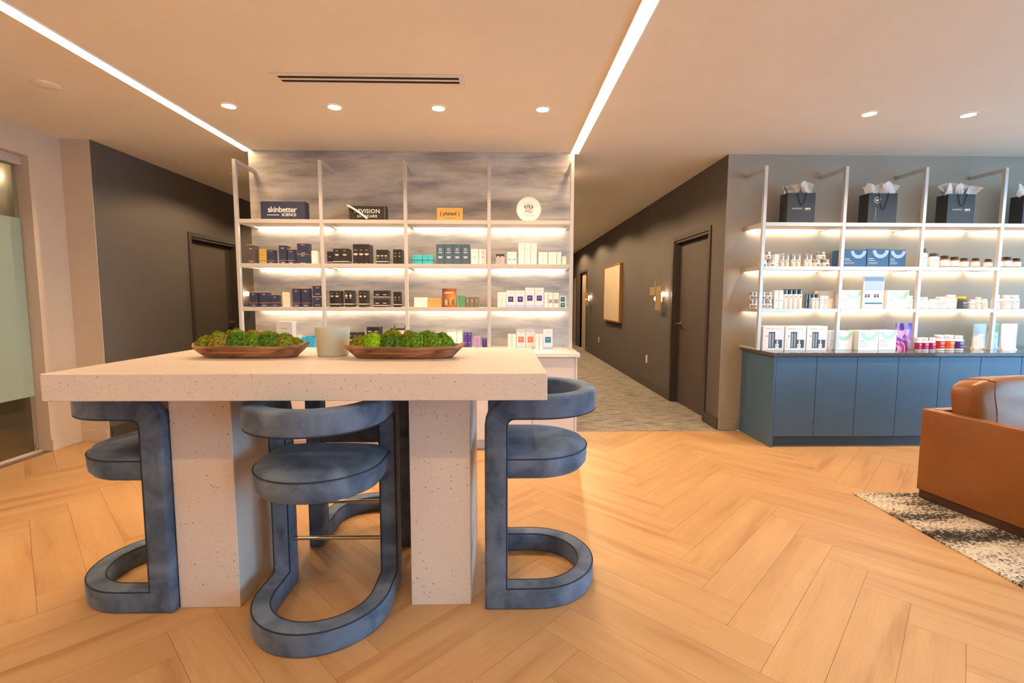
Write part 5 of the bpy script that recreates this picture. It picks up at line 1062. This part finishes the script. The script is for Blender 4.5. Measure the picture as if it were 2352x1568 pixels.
for P in PRODUCTS:
    n = len(P['items']); z = P['z']; y = P['y']
    if P['kind'] == 'carton' and P['deep']:
        pass
    for i, (x0, x1, h_) in enumerate(P['items']):
        x = (x0 + x1) / 2; w_ = x1 - x0; k = P['kind']; d_ = P['d']
        lab = P['label'] if n == 1 else ordinal(i, n) + ' ' + P['label']
        if k == 'carton':
            o = link(P['name'], carton_mesh(w_, d_, h_, P['col']), None, None, (x, y, z)); decorate(o, w_, d_, h_, P['deco'])
        elif k == 'bottle': o = bottle_thing(P['name'], x, y, z, w_, h_, P['col'])
        elif k == 'jar': o = jar_thing(P['name'], x, y, z, w_, h_)
        elif k == 'pump': o = pump_thing(P['name'], x, y, z, w_, h_, P['col'])
        elif k == 'cbox': o = cbox_thing(P['name'], x, y, z, w_, h_, d_, P['col'])
        elif k == 'kit': o = kit_thing(P['name'], x, y, z, w_, h_, d_)
        elif k == 'pouch': o = pouch_thing(P['name'], x, y, z, w_, h_, d_, P['col'])
        elif k == 'poster': o = poster_thing(P['name'], x, y, z, w_, h_, d_)
        elif k == 'card': o = card_thing(P['name'], x, y, z, w_, h_, d_)
        elif k == 'tray': o = tray_thing(P['name'], x, y, z, w_, h_, d_)
        tag(o, lab, P['cat'], P['group'])
        if k == 'carton' and i == n - 1:
            for q in range(P['deep']):
                o2 = link(P['name'], carton_mesh(w_, d_, h_, P['col']), None, None, (x, y + (d_ + .003) * (q + 1), z))
                decorate(o2, w_, d_, h_, [s for s in P['deco'] if s.startswith('band')])
                tag(o2, P['deeplabel'] + ('' if P['deep'] == 1 else (', front row', ', next row', ', last row')[q]), P['cat'], P['group'])

# ------------------------------------------------------------------ brand signs on the top shelf
def sign_box(x0, x1, h_, d_, col, name, lab):
    o = link(name, carton_mesh(x1 - x0, d_, h_, col), None, None, ((x0 + x1) / 2, 4.53, 2.073)); tag(o, lab, 'sign'); return o
o = sign_box(-2.211, -1.808, .169, .10, 'navy', 'brand_sign', 'navy blue block sign with white skincare brand lettering')
lettering('skinbetter', .071, pm('white'), o, (-.005, -.0008, .094), bold=.0009, spacing=.92)
lettering('SCIENCE', .034, pm('white'), o, (.055, -.0008, .048), bold=.0006); quads([(-.145, -.035, .044, .050)], -.0002).build('underline', pm('white'), o)
o = sign_box(-1.409, -1.073, .138, .10, 'black', 'brand_sign', 'black block sign with a white brand name and thin border')
lettering('REVISION', .052, pm('white'), o, (.0, -.0008, .084), bold=.0006, spacing=1.08); lettering('SKINCARE', .031, pm('white'), o, (.0, -.0008, .040), bold=.0008, spacing=1.35)
quads([(-.164, .164, .1325, .135), (.1615, .164, .003, .1325), (-.164, -.1615, .003, .1325), (-.164, .164, .003, .0055)], -.0002).build('border', pm('greyd'), o)
rb = MB(); pts = []
for i in range(13):
    u = i / 12; pts.append((-1.418 + .18 * u, 4.514 - .006 * math.sin(PI * u), 2.205 - .115 * u ** 1.25))
rb.tube(pts, [.010] * 13, 10)
tag(rb.build('paper_roll', pm('white'), smooth=True), 'slim white paper roll leaning across the black sign', 'paper')
o = sign_box(-.599, -.361, .121, .02, 'mustard' if False else 'gold_tan', 'brand_sign', 'mustard card sign with dark bracketed brand word')
o.data = o.data.copy(); o.data.materials[0] = mat('p_sign_ochre', (204, 160, 86), .5)
lettering('( plated )', .050, pm('dark'), o, (0, -.0008, .068), bold=.0007); quads([(-.042, .046, .026, .031)], -.0002).build('print', pm('brownt'), o)
r = empty('round_sign', (.252, 4.545, 2.0731)); R_ = .1145
o = MB().lathe([(R_, 0), (R_, .018)], 48).build('disc', pm('white'), r, (0, .018, R_)); o.rotation_euler = (PI / 2, 0, 0)
ringq(0, R_, R_ * .955, R_ * .97, -.0003, 48).build('rim_line', pm('cream'), r)
ringq(0, R_ + .012, .046, .0475, -.0003, 18, PI * .22, PI * .78).build('arc', pm('brownt'), r)
lettering('elta', .062, pm('dark'), r, (0, -.0008, R_ + .026), bold=.0003); lettering('MD', .046, mat('p_brand_red', (186, 54, 54), .4), r, (0, -.0008, R_ - .020)); lettering('SKINCARE', .014, pm('dark'), r, (0, -.0008, R_ - .058), spacing=1.5)
tag(r, 'white round sign with skincare brand name standing on the top shelf', 'sign')

# ------------------------------------------------------------------ gift bags with tissue
def tissue(x, y, z, w_, seed, lab):
    rnd = random.Random(seed); r = empty('tissue_paper', (x, y, z))
    m_ = tint('tissue_white', (240, 232, 224), .8, .03, 20)
    for k in range(6):
        n = 9; vs = []; fs = []
        cx = -w_ * .36 + w_ * .72 * k / 5; yy = rnd.uniform(-.03, .03); wid = rnd.uniform(.07, .11); hh = rnd.uniform(.09, .135); ln = rnd.uniform(-.55, .55); tw = rnd.uniform(-1, 1)
        for j in range(n + 1):
            v = j / n
            for i in range(n + 1):
                u = -1 + 2 * i / n
                crn = (1 - .35 * abs(u) ** 1.5) if k % 2 else (.75 + .25 * u * tw)
                xx = cx + u * wid * (.45 + .6 * v) + ln * hh * v; zz = -.05 + v * (hh * crn + .05)
                y2 = yy + .03 * math.sin(u * 2.6 + tw * 2 + v * 2) * (.3 + v) + .012 * noise.noise(Vector((u * 2.5 + seed, v * 3, k))) + .02 * v * v * tw
                xx = max(-w_ / 2 + .004, min(w_ / 2 - .004, xx)) if zz < .0 else xx
                y2 = max(-.05, min(.05, y2)) if zz < .0 else y2
                vs.append((xx, y2, zz))
        for j in range(n):
            for i in range(n): a = j * (n + 1) + i; fs.append((a, a + 1, a + n + 2, a + n + 1))
        o = MB().add(vs, fs).build('tissue_sheet', m_, r, smooth=False)
        md = o.modifiers.new('thick', 'SOLIDIFY'); md.thickness = .0006
    tag(r, lab, 'tissue paper', 'tissue in the gift bags')
def gift_bag(x0, x1, h_, kind, seed, lab, tl):
    w_ = x1 - x0; d_ = .125; r = empty('gift_bag', ((x0 + x1) / 2, 4.57, 2.073)); m_ = tint('bag_charcoal', (52, 54, 58), .5, .06, 8)
    mb = MB(); t = .0015
    mb.box(-w_ / 2, w_ / 2, 0, t, 0, h_); mb.box(-w_ / 2, w_ / 2, d_ - t, d_, 0, h_); mb.box(-w_ / 2, -w_ / 2 + t, t, d_ - t, 0, h_); mb.box(w_ / 2 - t, w_ / 2, t, d_ - t, 0, h_); mb.box(-w_ / 2 + t, w_ / 2 - t, t, d_ - t, 0, t)
    mb.build('body', m_, r)
    cord = mat('black_cord', (22, 22, 24), .8)
    for yy, s in ((-.004, -1), (d_ + .004, 1)):
        pts = []
        for i in range(17):
            u = i / 16; a = -1 + 2 * u
            pts.append((a * w_ * .17, yy - .004 * math.sin(PI * u), h_ + .006 - (1 - a * a) * h_ * (.42 if kind != 1 else .55)))
        MB().tube(pts, .0024, 6).build('handle', cord, r, smooth=True)
    if kind == 1:
        ringq(-.055, h_ * .78, .026, .029, -.0006, 24).build('logo_ring', pm('white'), r); lettering('ac', .034, pm('white'), r, (-.055, -.0012, h_ * .785), bold=.0008)
        lettering('MED THERAPEUTICS', .013, pm('grey'), r, (-.065, -.0012, h_ * .33), roll=PI / 2)
    else:
        lettering('aestheti.', .030, pm('grey'), r, (-.035, -.0012, h_ * .5), bold=.0003); lettering('care', .031, pm('white'), r, (.062, -.0012, h_ * .5), bold=.001); quads([(.03, .095, h_ * .43, h_ * .437)], -.0004).build('underline', pm('grey'), r)
    tag(r, lab, 'gift bag', 'charcoal gift bags')
    tissue((x0 + x1) / 2, 4.57 + d_ / 2, 2.073 + h_, w_, seed, tl)
gift_bag(2.704, 2.97, .287, 0, 5, 'leftmost charcoal gift bag on the top shelf', 'white tissue sticking out of the leftmost gift bag')
gift_bag(3.484, 3.76, .289, 1, 9, 'charcoal gift bag with round logo, second from left', 'white tissue sticking out of the round-logo gift bag')
gift_bag(4.252, 4.515, .286, 0, 14, 'charcoal gift bag third from left with looped black cords', 'white tissue sticking out of the third gift bag')
gift_bag(4.990, 5.25, .280, 0, 21, 'charcoal gift bag cut off by the right picture edge', 'white tissue sticking out of the rightmost gift bag')
